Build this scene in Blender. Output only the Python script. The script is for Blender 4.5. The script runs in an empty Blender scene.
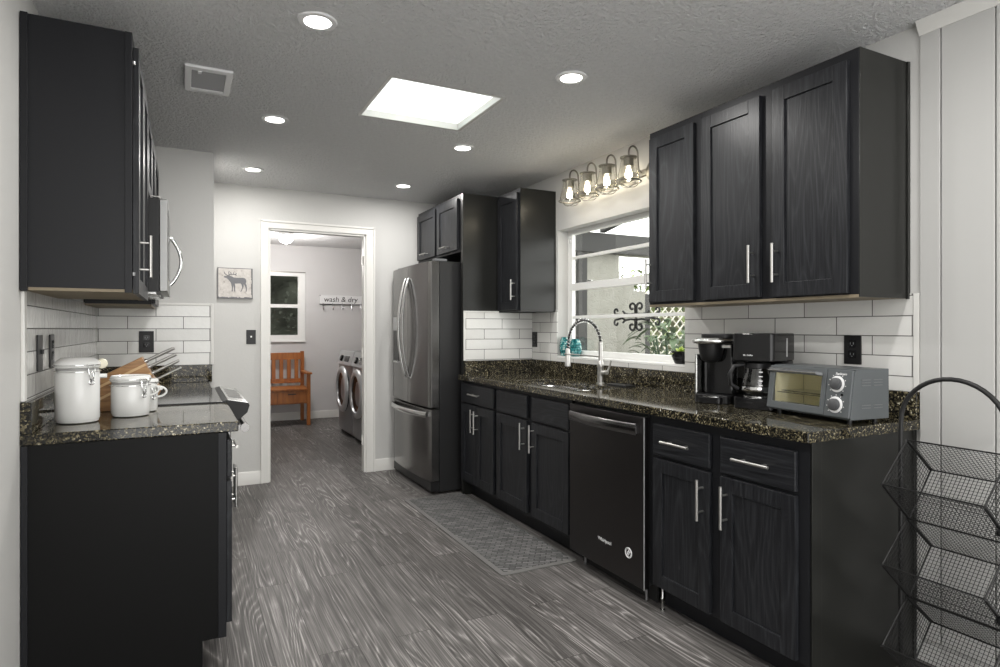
import bpy, bmesh, math, random
from mathutils import Vector, Matrix
random.seed(7)
PI = math.pi
SC = bpy.context.scene
COL = SC.collection

# ------------------------------------------------------------------ camera
H = 1.2586; F = 618.4; YAW = 0.4734; HORIZON = 329.0
cam_d = bpy.data.cameras.new('camera')
cam_d.sensor_width = 36.0; cam_d.sensor_fit = 'HORIZONTAL'
cam_d.lens = F / 1000 * 36
cam_d.shift_y = (HORIZON - 333.5) / 1000
cam_d.clip_start = 0.02
cam = bpy.data.objects.new('camera', cam_d); COL.objects.link(cam)
cam.location = (0, 0, H); cam.rotation_euler = (PI/2, 0, -YAW)
SC.camera = cam

# ------------------------------------------------------------------ colour management
SC.view_settings.view_transform = 'Standard'
SC.view_settings.look = 'None'
SC.view_settings.gamma = 1.0
SC.view_settings.use_curve_mapping = False
SC.view_settings.exposure = 0.60

# ------------------------------------------------------------------ sky
w = bpy.data.worlds.new('sky'); SC.world = w; w.use_nodes = True
nt = w.node_tree; nt.nodes.clear()
out = nt.nodes.new('ShaderNodeOutputWorld'); bg = nt.nodes.new('ShaderNodeBackground')
bg.inputs[0].default_value = (1.0, 0.995, 0.98, 1); bg.inputs[1].default_value = 2.35
nt.links.new(bg.outputs[0], out.inputs[0])

# main dimensions (metres)
XR, XL = 2.498, -0.474
ZC = 2.4193
YB, YS = 5.383, 4.489
YLB = 8.95           # laundry back wall
LIGHT_POS = [(.45, 2.385), (1.59, 2.385), (.45, 3.605), (1.59, 3.625), (.45, 4.81), (1.585, 4.81)]
def add_light(name, kind, loc, power, color=(1, 1, 1), size=.1, rot=(0, 0, 0), shape='DISK', size_y=None, spread=None):
    d = bpy.data.lights.new(name, kind); d.energy = power; d.color = color
    if kind == 'AREA':
        d.shape = shape; d.size = size
        if size_y: d.size_y = size_y
        if spread: d.spread = spread
    elif kind == 'POINT': d.shadow_soft_size = size
    o = bpy.data.objects.new(name, d); o.location = loc; o.rotation_euler = rot; COL.objects.link(o); return o
for i, (x, y) in enumerate(LIGHT_POS):
    add_light('recessed_lamp', 'AREA', (x, y, ZC-.012), 6.3, (1, .98, .95), .10)
# the same kind of recessed lamps over the part of the room behind the camera
for x, y in [(.45, 1.1), (1.59, 1.1), (.45, -.3), (1.59, -.3), (-1.6, -1.0)]:
    add_light('recessed_lamp', 'AREA', (x, y, ZC-.012), 6.3, (1, .98, .95), .10)
for y in (3.585, 3.375, 3.165, 2.95):
    add_light('vanity_bulb_light', 'POINT', (XR-.12, y, 2.19), 2.0, (1, .86, .66), .02)
add_light('laundry_lamp_light', 'POINT', (1.1, 7.85, 2.16), 26, (1, .96, .93), .08)

# ------------------------------------------------------------------ materials
MATS = {}
def nodes_of(name):
    m = bpy.data.materials.new(name); m.use_nodes = True
    t = m.node_tree; b = t.nodes['Principled BSDF']
    MATS[name] = m
    return m, t, b
def mat(name, col, rough=.5, metal=0.0, **kw):
    m, t, b = nodes_of(name)
    b.inputs['Base Color'].default_value = (*col, 1); b.inputs['Roughness'].default_value = rough
    b.inputs['Metallic'].default_value = metal
    for k, v in kw.items():
        k = {'spec': 'Specular IOR Level', 'coat': 'Coat Weight', 'coat_rough': 'Coat Roughness', 'emis': 'Emission Strength', 'emc': 'Emission Color', 'trans': 'Transmission Weight', 'ior': 'IOR', 'sheen': 'Sheen Weight'}[k]
        b.inputs[k].default_value = (*v, 1) if isinstance(v, tuple) else v
    return m
def N(t, typ, **kw):
    n = t.nodes.new(typ)
    for k, v in kw.items():
        if k.startswith('i_'): n.inputs[k[2:].replace('_', ' ')].default_value = v
        elif k.startswith('n_'): n.inputs[int(k[2:])].default_value = v
        else: setattr(n, k, v)
    return n
def L(t, a, b): t.links.new(a, b)
def mth(t, op, a, b=None, c=None, clamp=False):
    n = t.nodes.new('ShaderNodeMath'); n.operation = op; n.use_clamp = clamp
    for i, v in enumerate((a, b, c)):
        if v is None: continue
        if isinstance(v, (int, float)): n.inputs[i].default_value = v
        else: t.links.new(v, n.inputs[i])
    return n.outputs[0]
def ramp(t, fac, stops, interp='LINEAR'):
    r = t.nodes.new('ShaderNodeValToRGB'); r.color_ramp.interpolation = interp
    cr = r.color_ramp
    while len(cr.elements) > 1: cr.elements.remove(cr.elements[-1])
    cr.elements[0].position = stops[0][0]; cr.elements[0].color = (*stops[0][1], 1)
    for p, c in stops[1:]:
        e = cr.elements.new(p); e.color = (*c, 1)
    t.links.new(fac, r.inputs[0]); return r.outputs[0]
def bump(t, b, h, strength=.3, dist=.01):
    n = t.nodes.new('ShaderNodeBump'); n.inputs['Strength'].default_value = strength; n.inputs['Distance'].default_value = dist
    t.links.new(h, n.inputs['Height']); t.links.new(n.outputs[0], b.inputs['Normal']); return n
def pos(t, scale=(1, 1, 1), loc=(0, 0, 0), obj=False, rot=(0, 0, 0)):
    if obj: s = t.nodes.new('ShaderNodeTexCoord').outputs['Object']
    else: s = t.nodes.new('ShaderNodeNewGeometry').outputs['Position']
    m = t.nodes.new('ShaderNodeMapping'); m.inputs['Scale'].default_value = scale; m.inputs['Location'].default_value = loc
    m.inputs['Rotation'].default_value = rot
    t.links.new(s, m.inputs[0]); return m.outputs[0]
def noise(t, vec, scale, detail=2, rough=.5, dim='3D', wv=None, dist=0):
    n = t.nodes.new('ShaderNodeTexNoise'); n.noise_dimensions = dim
    n.inputs['Scale'].default_value = scale; n.inputs['Detail'].default_value = detail; n.inputs['Roughness'].default_value = rough
    n.inputs['Distortion'].default_value = dist
    t.links.new(vec, n.inputs['Vector'])
    if wv is not None: t.links.new(wv, n.inputs['W'])
    return n.outputs[0]

# painted plaster
def paint(name, col, bumpy=.15, scale=90, rough=.75):
    m, t, b = nodes_of(name)
    p = pos(t); n1 = noise(t, p, 1.3, 3); 
    c = ramp(t, n1, [(.3, tuple(x*.96 for x in col)), (.7, col)])
    L(t, c, b.inputs['Base Color']); b.inputs['Roughness'].default_value = rough
    h = noise(t, p, scale, 3, .6); h2 = noise(t, p, scale*.12, 2)
    bump(t, b, mth(t, 'ADD', h, mth(t, 'MULTIPLY', h2, 1.5)), bumpy, .004)
    return m
paint('wall_paint', (.575, .570, .552))
paint('laundry_paint', (.64, .63, .625))
paint('panel_paint', (.50, .497, .482), .1, 40, .5)
m, t, b = nodes_of('ceiling_texture')
p = pos(t); v = noise(t, p, 120, 3, .65); v2 = noise(t, p, 48, 2, .55)
h = mth(t, 'ADD', mth(t, 'MULTIPLY', v, .8), v2)
c = ramp(t, v2, [(.3, (.87, .87, .865)), (.7, (.92, .92, .915))]); L(t, c, b.inputs['Base Color'])
b.inputs['Roughness'].default_value = .9; bump(t, b, h, 1.0, .034)
mat('trim_white', (.70, .69, .66), .4)
mat('window_white', (.82, .82, .80), .35)
mat('vent_grey', (.36, .36, .36), .5)
mat('plastic_white', (.8, .8, .8), .4)

# floor planks along Y
m, t, b = nodes_of('floor_planks')
g = t.nodes.new('ShaderNodeNewGeometry').outputs['Position']
sep = N(t, 'ShaderNodeSeparateXYZ'); L(t, g, sep.inputs[0])
cmb = N(t, 'ShaderNodeCombineXYZ'); L(t, sep.outputs[1], cmb.inputs[0]); L(t, sep.outputs[0], cmb.inputs[1])
br = N(t, 'ShaderNodeTexBrick', offset=.37, offset_frequency=2)
br.inputs['Scale'].default_value = 1; br.inputs['Brick Width'].default_value = 1.22; br.inputs['Row Height'].default_value = .155
br.inputs['Mortar Size'].default_value = .0014; br.inputs['Mortar Smooth'].default_value = .1
br.inputs['Color1'].default_value = (0, 0, 0, 1); br.inputs['Color2'].default_value = (1, 1, 1, 1); br.inputs['Mortar'].default_value = (.5, .5, .5, 1)
L(t, cmb.outputs[0], br.inputs['Vector'])
rnd = mth(t, 'MULTIPLY', br.outputs[0], 37.0)
mpj = N(t, 'ShaderNodeMapping'); mpj.inputs['Scale'].default_value = (60, 25, 1); L(t, g, mpj.inputs[0]); mp2o = mpj.outputs[0]
mp = N(t, 'ShaderNodeMapping'); mp.inputs['Scale'].default_value = (6.2, .62, 1); L(t, g, mp.inputs[0])
n1 = noise(t, mp.outputs[0], 1.0, 2.2, .42, '4D', rnd, .0)
n1 = mth(t, 'ADD', n1, mth(t, 'MULTIPLY', noise(t, mp2o, 1.0, 2, .5), .007))
rings = mth(t, 'FRACT', mth(t, 'MULTIPLY', n1, 26.0))
tri = mth(t, 'ABSOLUTE', mth(t, 'SUBTRACT', mth(t, 'MULTIPLY', rings, 2), 1))
mp2 = N(t, 'ShaderNodeMapping'); mp2.inputs['Scale'].default_value = (170, 2.2, 1); L(t, g, mp2.inputs[0])
n2 = noise(t, mp2.outputs[0], 1.0, 3, .6, '4D', rnd)
mp3 = N(t, 'ShaderNodeMapping'); mp3.inputs['Scale'].default_value = (7, .9, 1); L(t, g, mp3.inputs[0])
n3 = noise(t, mp3.outputs[0], 1.0, 2, .5, '4D', rnd)
gate = ramp(t, n3, [(.42, (.12, .12, .12)), (.6, (1, 1, 1))])
ringc = mth(t, 'MULTIPLY', mth(t, 'SUBTRACT', mth(t, 'POWER', tri, 2.0), .33), gate)
val = mth(t, 'ADD', mth(t, 'MULTIPLY', ringc, .36), mth(t, 'ADD', mth(t, 'MULTIPLY', mth(t, 'SUBTRACT', n2, .5), 1.25), mth(t, 'ADD', mth(t, 'MULTIPLY', br.outputs[0], .16), .40)))
n4 = noise(t, pos(t), 2.2, 2)
val = mth(t, 'ADD', val, mth(t, 'MULTIPLY', n4, .25))
c = ramp(t, val, [(.25, (.028, .026, .025)), (.50, (.076, .071, .067)), (.72, (.150, .141, .135)), (1.0, (.42, .40, .385))])
mx = N(t, 'ShaderNodeMix', data_type='RGBA'); L(t, br.outputs[1], mx.inputs[0]); L(t, c, mx.inputs[6]); mx.inputs[7].default_value = (.03, .028, .026, 1)
L(t, mx.outputs[2], b.inputs['Base Color'])
b.inputs['Roughness'].default_value = .46; b.inputs['Specular IOR Level'].default_value = .35
bump(t, b, mth(t, 'SUBTRACT', val, mth(t, 'MULTIPLY', br.outputs[1], 1.0)), .25, .002)

# granite
def granite(name, gold):
    m, t, b = nodes_of(name)
    p = pos(t)
    v = N(t, 'ShaderNodeTexVoronoi'); v.inputs['Scale'].default_value = 190; L(t, p, v.inputs['Vector'])
    n = noise(t, p, 60, 4, .7); nb = noise(t, p, 9, 3)
    s = N(t, 'ShaderNodeSeparateColor'); L(t, v.outputs['Color'], s.inputs[0])
    k = mth(t, 'ADD', mth(t, 'MULTIPLY', s.outputs[0], .62), mth(t, 'ADD', mth(t, 'MULTIPLY', n, .42), mth(t, 'MULTIPLY', nb, .22)))
    c = ramp(t, k, [(.30, (.007, .007, .006)), (.62, (.015, .014, .011)), (.80, gold), (.92, (.19, .165, .10)), (.97, (.46, .41, .29)), (1.05 if False else 1.0, (.6, .58, .5))])
    L(t, c, b.inputs['Base Color']); b.inputs['Roughness'].default_value = .07
    b.inputs['Specular IOR Level'].default_value = .42
    return m
granite('granite', (.062, .052, .030))

# tile, u axis along world x or y
def tile(name, axis, u0, z0, bw=.309, rh=.0783, warp=.35):
    m, t, b = nodes_of(name)
    g = t.nodes.new('ShaderNodeNewGeometry').outputs['Position']
    sep = N(t, 'ShaderNodeSeparateXYZ'); L(t, g, sep.inputs[0])
    cmb = N(t, 'ShaderNodeCombineXYZ')
    L(t, mth(t, 'SUBTRACT', sep.outputs[axis], u0), cmb.inputs[0]); L(t, mth(t, 'SUBTRACT', sep.outputs[2], z0), cmb.inputs[1])
    br = N(t, 'ShaderNodeTexBrick', offset=.5, offset_frequency=2)
    br.inputs['Scale'].default_value = 1; br.inputs['Brick Width'].default_value = bw; br.inputs['Row Height'].default_value = rh
    br.inputs['Mortar Size'].default_value = .0022; br.inputs['Mortar Smooth'].default_value = .3
    br.inputs['Color1'].default_value = (.74, .735, .71, 1); br.inputs['Color2'].default_value = (.64, .635, .61, 1); br.inputs['Mortar'].default_value = (.09, .088, .082, 1)
    L(t, cmb.outputs[0], br.inputs['Vector']); L(t, br.outputs[0], b.inputs['Base Color'])
    n = noise(t, g, 16, 2); n2 = noise(t, g, 55, 2)
    hh = mth(t, 'SUBTRACT', mth(t, 'ADD', n, mth(t, 'MULTIPLY', n2, .25)), mth(t, 'MULTIPLY', br.outputs[1], .8))
    bump(t, b, hh, warp, .006)
    L(t, ramp(t, br.outputs[1], [(0, (.12,)*3), (1, (.8,)*3)]), b.inputs['Roughness'])
    return m
tile('tile_window_wall', 1, 1.70, .9968)
tile('tile_left_wall', 1, 2.55, 1.025)
tile('tile_partition', 0, -.308, 1.025)
tile('tile_fridge_panel', 0, 1.908, 1.024)

# black-painted oak, grain direction g: 'z' vertical or 'y' horizontal
def oak(name, sc, base=(.010, .0105, .0125), line=(.036, .038, .042), rough=.36, lines=24):
    m, t, b = nodes_of(name)
    oi = t.nodes.new('ShaderNodeObjectInfo')
    p = pos(t, sc)
    n1 = noise(t, p, 1.0, 1.5, .5, '4D', mth(t, 'MULTIPLY', oi.outputs['Random'], 30), .2)
    fr = mth(t, 'FRACT', mth(t, 'MULTIPLY', n1, lines))
    tri = mth(t, 'POWER', mth(t, 'ABSOLUTE', mth(t, 'SUBTRACT', mth(t, 'MULTIPLY', fr, 2), 1)), 3)
    fine = noise(t, pos(t, tuple(s*22 if s > 3 else s*6 for s in sc)), 1.0, 3, .6)
    k = mth(t, 'ADD', mth(t, 'MULTIPLY', tri, .30), mth(t, 'MULTIPLY', mth(t, 'SUBTRACT', fine, .35), 1.1))
    L(t, ramp(t, k, [(.1, base), (.8, line)]), b.inputs['Base Color'])
    b.inputs['Roughness'].default_value = rough
    b.inputs['Specular IOR Level'].default_value = .3
    bump(t, b, k, .22, .0015)
    return m
oak('black_oak', (6, 6, .8)); oak('black_oak_flat', (6, .9, 7))
mat('black_panel', (.0065, .0065, .0065), .42, spec=.13)
mat('black_face', (.012, .0125, .0145), .4, spec=.25)
mat('black_side_satin', (.013, .0132, .0118), .28, spec=.4)
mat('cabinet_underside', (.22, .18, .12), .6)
mat('black_gap', (.006, .006, .006), .7)
def brushed(name, col, rough, sc=(400, 400, 4), amt=.12, metal=1.0):
    m, t, b = nodes_of(name)
    n = noise(t, pos(t, (9, 9, .8)), 1.0, 2)
    L(t, mth(t, 'ADD', mth(t, 'MULTIPLY', n, amt*.6), rough), b.inputs['Roughness'])
    b.inputs['Base Color'].default_value = (*col, 1); b.inputs['Metallic'].default_value = metal
    return m
brushed('brushed_nickel', (.52, .51, .49), .33)
brushed('black_stainless', (.19, .185, .185), .20, (4, 4, 300), .08)
brushed('fridge_steel', (.215, .21, .205), .19, (4, 4, 300), .08)
brushed('dishwasher_steel', (.075, .07, .07), .32, (4, 4, 300), .08)
brushed('steel', (.62, .62, .61), .22, (4, 4, 300), .1)
brushed('sink_steel', (.72, .72, .71), .2, (60, 4, 60), .1)
mat('microwave_steel', (.30, .30, .295), .38, .85)
mat('chrome', (.8, .8, .8), .08, 1.0)
mat('black_gloss', (.009, .009, .0095), .10, spec=.35)
mat('black_plastic', (.012, .012, .0125), .36, spec=.35)
mat('black_matte', (.015, .015, .015), .6)
mat('black_iron', (.016, .016, .016), .45, .3)
mat('fridge_side', (.012, .012, .0125), .38)
mat('ceramic_white', (.74, .74, .725), .10)
mat('cream', (.75, .71, .56), .4)
mat('rubber_seal', (.35, .35, .34), .5)
mat('washer_grey', (.27, .27, .275), .28, .65)
mat('washer_light', (.50, .50, .505), .3, .5)
mat('toaster_grey', (.105, .115, .12), .38, .2)
mat('grey_plastic', (.15, .155, .16), .45)
mat('dial_grey', (.06, .062, .065), .45)
mat('warm_interior', (.86, .83, .66), .35, .1)
mat('antique_metal', (.20, .19, .165), .38, .8)
mat('leaf_green', (.06, .105, .04), .5)
mat('leaf_lime', (.20, .26, .08), .5)
mat('leaf_bright', (.42, .55, .10), .45)
mat('leaf_dark', (.035, .075, .03), .5)
mat('lattice_paint', (.70, .68, .60), .6)
mat('hedge_straw', (.20, .20, .11), .8)
mat('hedge_green', (.045, .052, .036), .8)
mat('beam_dark', (.03, .03, .029), .6)
mat('print_white', (.75, .75, .75), .5)
mat('print_black', (.03, .03, .03), .6)
mat('lamp_glow', (1, 1, 1), .5, emis=9.0, emc=(1, .97, .93))
mat('bulb_glow', (1, 1, 1), .5, emis=22.0, emc=(1, .90, .72))
mat('globe_glow', (1, 1, 1), .3, emis=1.1, emc=(1, .98, .96))
mat('moose_grey', (.17, .17, .18), .8)
# window glass: clear sheet with a Fresnel reflection
def sheet_glass(name, tint=(1, 1, 1), ior=1.45, extra=0.0, rough=0.0):
    m = bpy.data.materials.new(name); m.use_nodes = True; t = m.node_tree; t.nodes.clear(); MATS[name] = m
    o = t.nodes.new('ShaderNodeOutputMaterial'); mx = t.nodes.new('ShaderNodeMixShader')
    tr = t.nodes.new('ShaderNodeBsdfTransparent'); tr.inputs[0].default_value = (*tint, 1)
    gl = t.nodes.new('ShaderNodeBsdfGlossy'); gl.inputs['Roughness'].default_value = rough
    lw = t.nodes.new('ShaderNodeLayerWeight'); lw.inputs[0].default_value = .5
    L(t, mth(t, 'ADD', mth(t, 'MULTIPLY', mth(t, 'POWER', lw.outputs['Facing'], 5.0), .9), .04+extra, clamp=True), mx.inputs[0]); L(t, tr.outputs[0], mx.inputs[1]); L(t, gl.outputs[0], mx.inputs[2]); L(t, mx.outputs[0], o.inputs[0])
sheet_glass('clear_glass'); sheet_glass('window_glass', (.97, .98, .97), 1.45)
sheet_glass('oven_glass', (.97, .96, .90), 1.5, .02)
sheet_glass('smoked_glass', (.25, .25, .25), 1.5, .03)
sheet_glass('lamp_glass', (.985, .98, .96), 1.5, .06)
sheet_glass('carafe_glass', (.62, .62, .61), 1.5, .10)
# skylight diffuser
m = bpy.data.materials.new('skylight_diffuser'); m.use_nodes = True; t = m.node_tree; t.nodes.clear(); MATS['skylight_diffuser'] = m
o = t.nodes.new('ShaderNodeOutputMaterial'); tl = t.nodes.new('ShaderNodeBsdfTranslucent'); tl.inputs[0].default_value = (.97, 1, 1, 1)
L(t, tl.outputs[0], o.inputs[0])
# teal glaze
m, t, b = nodes_of('teal_glaze')
n = noise(t, pos(t), 45, 2)
L(t, ramp(t, n, [(.38, (.01, .10, .11)), (.52, (.04, .26, .27)), (.66, (.40, .58, .54))]), b.inputs['Base Color'])
b.inputs['Roughness'].default_value = .12
# honey oak bench + knife block
def wood(name, dark, light, sc, rough=.35):
    m, t, b = nodes_of(name)
    n1 = noise(t, pos(t, sc), 1.0, 3, .6)
    L(t, ramp(t, n1, [(.3, dark), (.7, light)]), b.inputs['Base Color']); b.inputs['Roughness'].default_value = rough
    return m
wood('bench_wood', (.26, .075, .012), (.46, .16, .03), (25, 25, 3))
wood('block_wood', (.20, .09, .03), (.42, .23, .09), (6, 60, 60))
wood('block_wood_light', (.50, .32, .15), (.62, .42, .22), (6, 60, 60))
# rug
m, t, b = nodes_of('rug_weave')
p = pos(t, (1, 1, 1), rot=(0, 0, .6))
ck = N(t, 'ShaderNodeTexBrick', offset=.5, offset_frequency=2)
ck.inputs['Scale'].default_value = 1; ck.inputs['Brick Width'].default_value = .060; ck.inputs['Row Height'].default_value = .024
ck.inputs['Mortar Size'].default_value = .0042; ck.inputs['Mortar Smooth'].default_value = .6
ck.inputs['Color1'].default_value = (.09, .09, .088, 1); ck.inputs['Color2'].default_value = (.22, .215, .21, 1); ck.inputs['Mortar'].default_value = (.045, .045, .045, 1)
L(t, p, ck.inputs['Vector'])
n = noise(t, p, 150, 2)
mx = N(t, 'ShaderNodeMix', data_type='RGBA', blend_type='MULTIPLY'); mx.inputs[0].default_value = .6
L(t, ck.outputs[0], mx.inputs[6]); L(t, ramp(t, n, [(.3, (.45,)*3), (.7, (1,)*3)]), mx.inputs[7]); L(t, mx.outputs[2], b.inputs['Base Color'])
b.inputs['Roughness'].default_value = .6; bump(t, b, mth(t, 'SUBTRACT', n, mth(t, 'MULTIPLY', ck.outputs[1], 2)), .6, .004)
mat('rug_border', (.15, .147, .14), .55)
# stucco outside
m, t, b = nodes_of('stucco')
p = pos(t); n = noise(t, p, 3.5, 4, .6, dist=1.5); v = N(t, 'ShaderNodeTexVoronoi'); v.feature = 'DISTANCE_TO_EDGE'; v.inputs['Scale'].default_value = 7
mpx = N(t, 'ShaderNodeMapping'); mpx.inputs['Rotation'].default_value = (0, .8, 0); mpx.inputs['Scale'].default_value = (.5, 1, 2.4); L(t, p, mpx.inputs[0])
mixv = N(t, 'ShaderNodeVectorMath', operation='ADD'); nn = N(t, 'ShaderNodeTexNoise'); nn.inputs['Scale'].default_value = 4; L(t, p, nn.inputs[0]); L(t, nn.outputs[1], mixv.inputs[0]); L(t, mpx.outputs[0], mixv.inputs[1]); L(t, mixv.outputs[0], v.inputs['Vector'])
L(t, ramp(t, n, [(.3, (.27, .265, .235)), (.7, (.33, .325, .29))]), b.inputs['Base Color']); b.inputs['Roughness'].default_value = .9
bump(t, b, mth(t, 'MINIMUM', v.outputs[0], .08), .5, .08)
# picture board
m, t, b = nodes_of('distressed_board')
p = pos(t); n = noise(t, p, 30, 4, .7)
L(t, ramp(t, n, [(.28, (.24, .21, .19)), (.42, (.50, .47, .44)), (.7, (.62, .59, .56))]), b.inputs['Base Color']); b.inputs['Roughness'].default_value = .7
mat('ground_paving', (.42, .41, .38), .9)

# ------------------------------------------------------------------ mesh builder
class MB:
    def __init__(s): s.v = []; s.f = []; s.sm = []; s.mi = []
    def add(s, vs, fs, smooth=False, mi=0):
        o = len(s.v); s.v += [Vector(q) for q in vs]; s.f += [tuple(i+o for i in f) for f in fs]; s.sm += [smooth]*len(fs); s.mi += [mi]*len(fs); return s
    def box(s, x0, x1, y0, y1, z0, z1, mi=0):
        x0, x1 = min(x0, x1), max(x0, x1); y0, y1 = min(y0, y1), max(y0, y1); z0, z1 = min(z0, z1), max(z0, z1)
        return s.add([(x0, y0, z0), (x1, y0, z0), (x1, y1, z0), (x0, y1, z0), (x0, y0, z1), (x1, y0, z1), (x1, y1, z1), (x0, y1, z1)],
                     [(0, 3, 2, 1), (4, 5, 6, 7), (0, 1, 5, 4), (1, 2, 6, 5), (2, 3, 7, 6), (3, 0, 4, 7)], mi=mi)
    def prism(s, poly, axis, a, b, smooth=False, mi=0):
        A = sum(poly[i][0]*poly[(i+1) % len(poly)][1]-poly[(i+1) % len(poly)][0]*poly[i][1] for i in range(len(poly)))
        if A < 0: poly = poly[::-1]
        def P(p, q): return {'x': (q, p[0], p[1]), 'y': (p[0], q, p[1]), 'z': (p[0], p[1], q)}[axis]
        if axis == 'y': a, b = b, a
        n = len(poly); lo, hi = min(a, b), max(a, b)
        if axis == 'y': lo, hi = hi, lo
        vs = [P(p, lo) for p in poly]+[P(p, hi) for p in poly]
        fs = [tuple(range(n))[::-1], tuple(range(n, 2*n))]
        s.add(vs, fs, False, mi)
        o = len(s.v)-2*n
        for i in range(n):
            j = (i+1) % n; s.f.append((o+i, o+j, o+n+j, o+n+i)); s.sm.append(smooth); s.mi.append(mi)
        return s
    def tube(s, pts, r, n=8, closed=False, mi=0, flat=None):
        pts = [Vector(p) for p in pts]; m = len(pts); rs = r if isinstance(r, (list, tuple)) else [r]*m
        vs = []; prev = None
        for i, p in enumerate(pts):
            if closed: d = pts[(i+1) % m]-pts[i-1]
            else: d = pts[min(i+1, m-1)]-pts[max(i-1, 0)]
            d.normalize()
            if prev is None:
                u = d.cross(Vector((0, 0, 1)))
                if u.length < .1: u = d.cross(Vector((0, 1, 0)))
            else: u = prev-d*prev.dot(d)
            u.normalize(); prev = u; w2 = d.cross(u)
            for k in range(n):
                a = 2*PI*(k+.5)/n
                cu, cw = math.cos(a)*rs[i], math.sin(a)*rs[i]
                if flat: cu *= flat[0]; cw *= flat[1]
                vs.append(p+u*cu+w2*cw)
        fs = []
        for i in range(m if closed else m-1):
            j = (i+1) % m
            for k in range(n):
                l = (k+1) % n; fs.append((i*n+k, j*n+k, j*n+l, i*n+l))
        s.add(vs, fs, n > 4, mi)
        if not closed:
            o = len(s.v)-len(vs)
            s.f.append(tuple(o+k for k in range(n))); s.f.append(tuple(o+(m-1)*n+k for k in reversed(range(n)))); s.sm += [False]*2; s.mi += [mi]*2
        return s
    def lathe(s, prof, c=(0, 0, 0), axis='z', n=32, mi=0, sx=1.0, sy=1.0, caps=True):
        c = Vector(c); vs = []
        ax = {'z': lambda a, r, h: Vector((math.cos(a)*r*sx, math.sin(a)*r*sy, h)),
              'x': lambda a, r, h: Vector((h, math.cos(a)*r*sx, math.sin(a)*r*sy)),
              'y': lambda a, r, h: Vector((math.sin(a)*r*sx, h, math.cos(a)*r*sy))}[axis]
        m = len(prof)
        for r, h in prof:
            for k in range(n): vs.append(c+ax(2*PI*k/n, max(r, 1e-5), h))
        fs = []
        for i in range(m-1):
            for k in range(n):
                l = (k+1) % n; fs.append((i*n+k, i*n+l, (i+1)*n+l, (i+1)*n+k))
        fs.append(tuple(range(n))[::-1]); fs.append(tuple((m-1)*n+k for k in range(n)))
        s.add(vs, fs[:-2], True, mi); o = len(s.v)-len(vs)
        for f in (fs[-2:] if caps else []): s.f.append(tuple(i+o for i in f)); s.sm.append(False); s.mi.append(mi)
        return s
    def cyl(s, c, r, h, axis='z', n=24, mi=0): return s.lathe([(r, 0), (r, h)], c, axis, n, mi)
    def tf(s, M, start=0):
        for i in range(start, len(s.v)): s.v[i] = M @ s.v[i]
        return s
    def build(s, name, material, parent=None, bev=0, world=True, kind=None, label=None, origin=None, seg=2, fixn=True):
        vs = s.v
        if parent is not None and world:
            Mi = Matrix.LocRotScale(parent.location, parent.rotation_euler, None).inverted()
            base = Mi
            if parent.parent is not None:
                pp = parent.parent
                M2 = Matrix.LocRotScale(pp.location, pp.rotation_euler, None) @ Matrix.LocRotScale(parent.location, parent.rotation_euler, None)
                base = M2.inverted()
            vs = [base @ v for v in vs]
        if parent is None:
            if origin is None:
                lo = [min(v[i] for v in vs) for i in range(3)]; hi = [max(v[i] for v in vs) for i in range(3)]
                origin = ((lo[0]+hi[0])/2, (lo[1]+hi[1])/2, lo[2])
            og = Vector(origin); vs = [v-og for v in vs]
        me = bpy.data.meshes.new(name); me.from_pydata([tuple(v) for v in vs], [], s.f)
        for p, sm, mi in zip(me.polygons, s.sm, s.mi): p.use_smooth = sm; p.material_index = mi
        mats = material if isinstance(material, (list, tuple)) else [material]
        for q in mats: me.materials.append(MATS[q])
        if fixn:
            bm = bmesh.new(); bm.from_mesh(me); bmesh.ops.recalc_face_normals(bm, faces=bm.faces); bm.to_mesh(me); bm.free()
        me.set_sharp_from_angle(angle=math.radians(42))
        me.update()
        o = bpy.data.objects.new(name, me); COL.objects.link(o)
        if parent is not None: o.parent = parent
        else: o.location = origin
        if bev:
            md = o.modifiers.new('bevel', 'BEVEL'); md.width = bev; md.segments = seg; md.limit_method = 'ANGLE'; md.angle_limit = math.radians(40); md.harden_normals = True
            for p in me.polygons: p.use_smooth = True
        if kind: o['kind'] = kind
        if label: o['label'] = label
        return o
def plate(outer, holes, axis, a, b):
    """flat plate with holes; loops are lists of 2-D points"""
    bm = bmesh.new()
    def P(p, q): return {'x': (q, p[0], p[1]), 'y': (p[0], q, p[1]), 'z': (p[0], p[1], q)}[axis]
    es = []
    for loop in [outer]+holes:
        vs = [bm.verts.new(P(p, a)) for p in loop]
        for i in range(len(vs)): es.append(bm.edges.new((vs[i], vs[(i+1) % len(vs)])))
    r = bmesh.ops.triangle_fill(bm, edges=es, use_beauty=True)
    fs = [g for g in r['geom'] if isinstance(g, bmesh.types.BMFace)]
    ex = bmesh.ops.extrude_face_region(bm, geom=fs)
    for g in ex['geom']:
        if isinstance(g, bmesh.types.BMVert): g.co += Vector(P((0, 0), b-a))
    bmesh.ops.recalc_face_normals(bm, faces=bm.faces)
    bm.verts.index_update(); mb = MB(); mb.add([v.co.copy() for v in bm.verts], [tuple(v.index for v in f.verts) for f in bm.faces]); bm.free(); return mb
def rect(a0, a1, b0, b1): return [(a0, b0), (a1, b0), (a1, b1), (a0, b1)]
def rrect(a0, a1, b0, b1, r, n=5):
    o = []
    for cx, cy, s in ((a1-r, b1-r, 0), (a0+r, b1-r, 1), (a0+r, b0+r, 2), (a1-r, b0+r, 3)):
        for k in range(n+1):
            a = PI/2*(s+k/n); o.append((cx+r*math.cos(a), cy+r*math.sin(a)))
    return o
def tag(o, label, cat, group=None):
    o['label'] = label; o['category'] = cat
    if group: o['group'] = group
    return o
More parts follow.
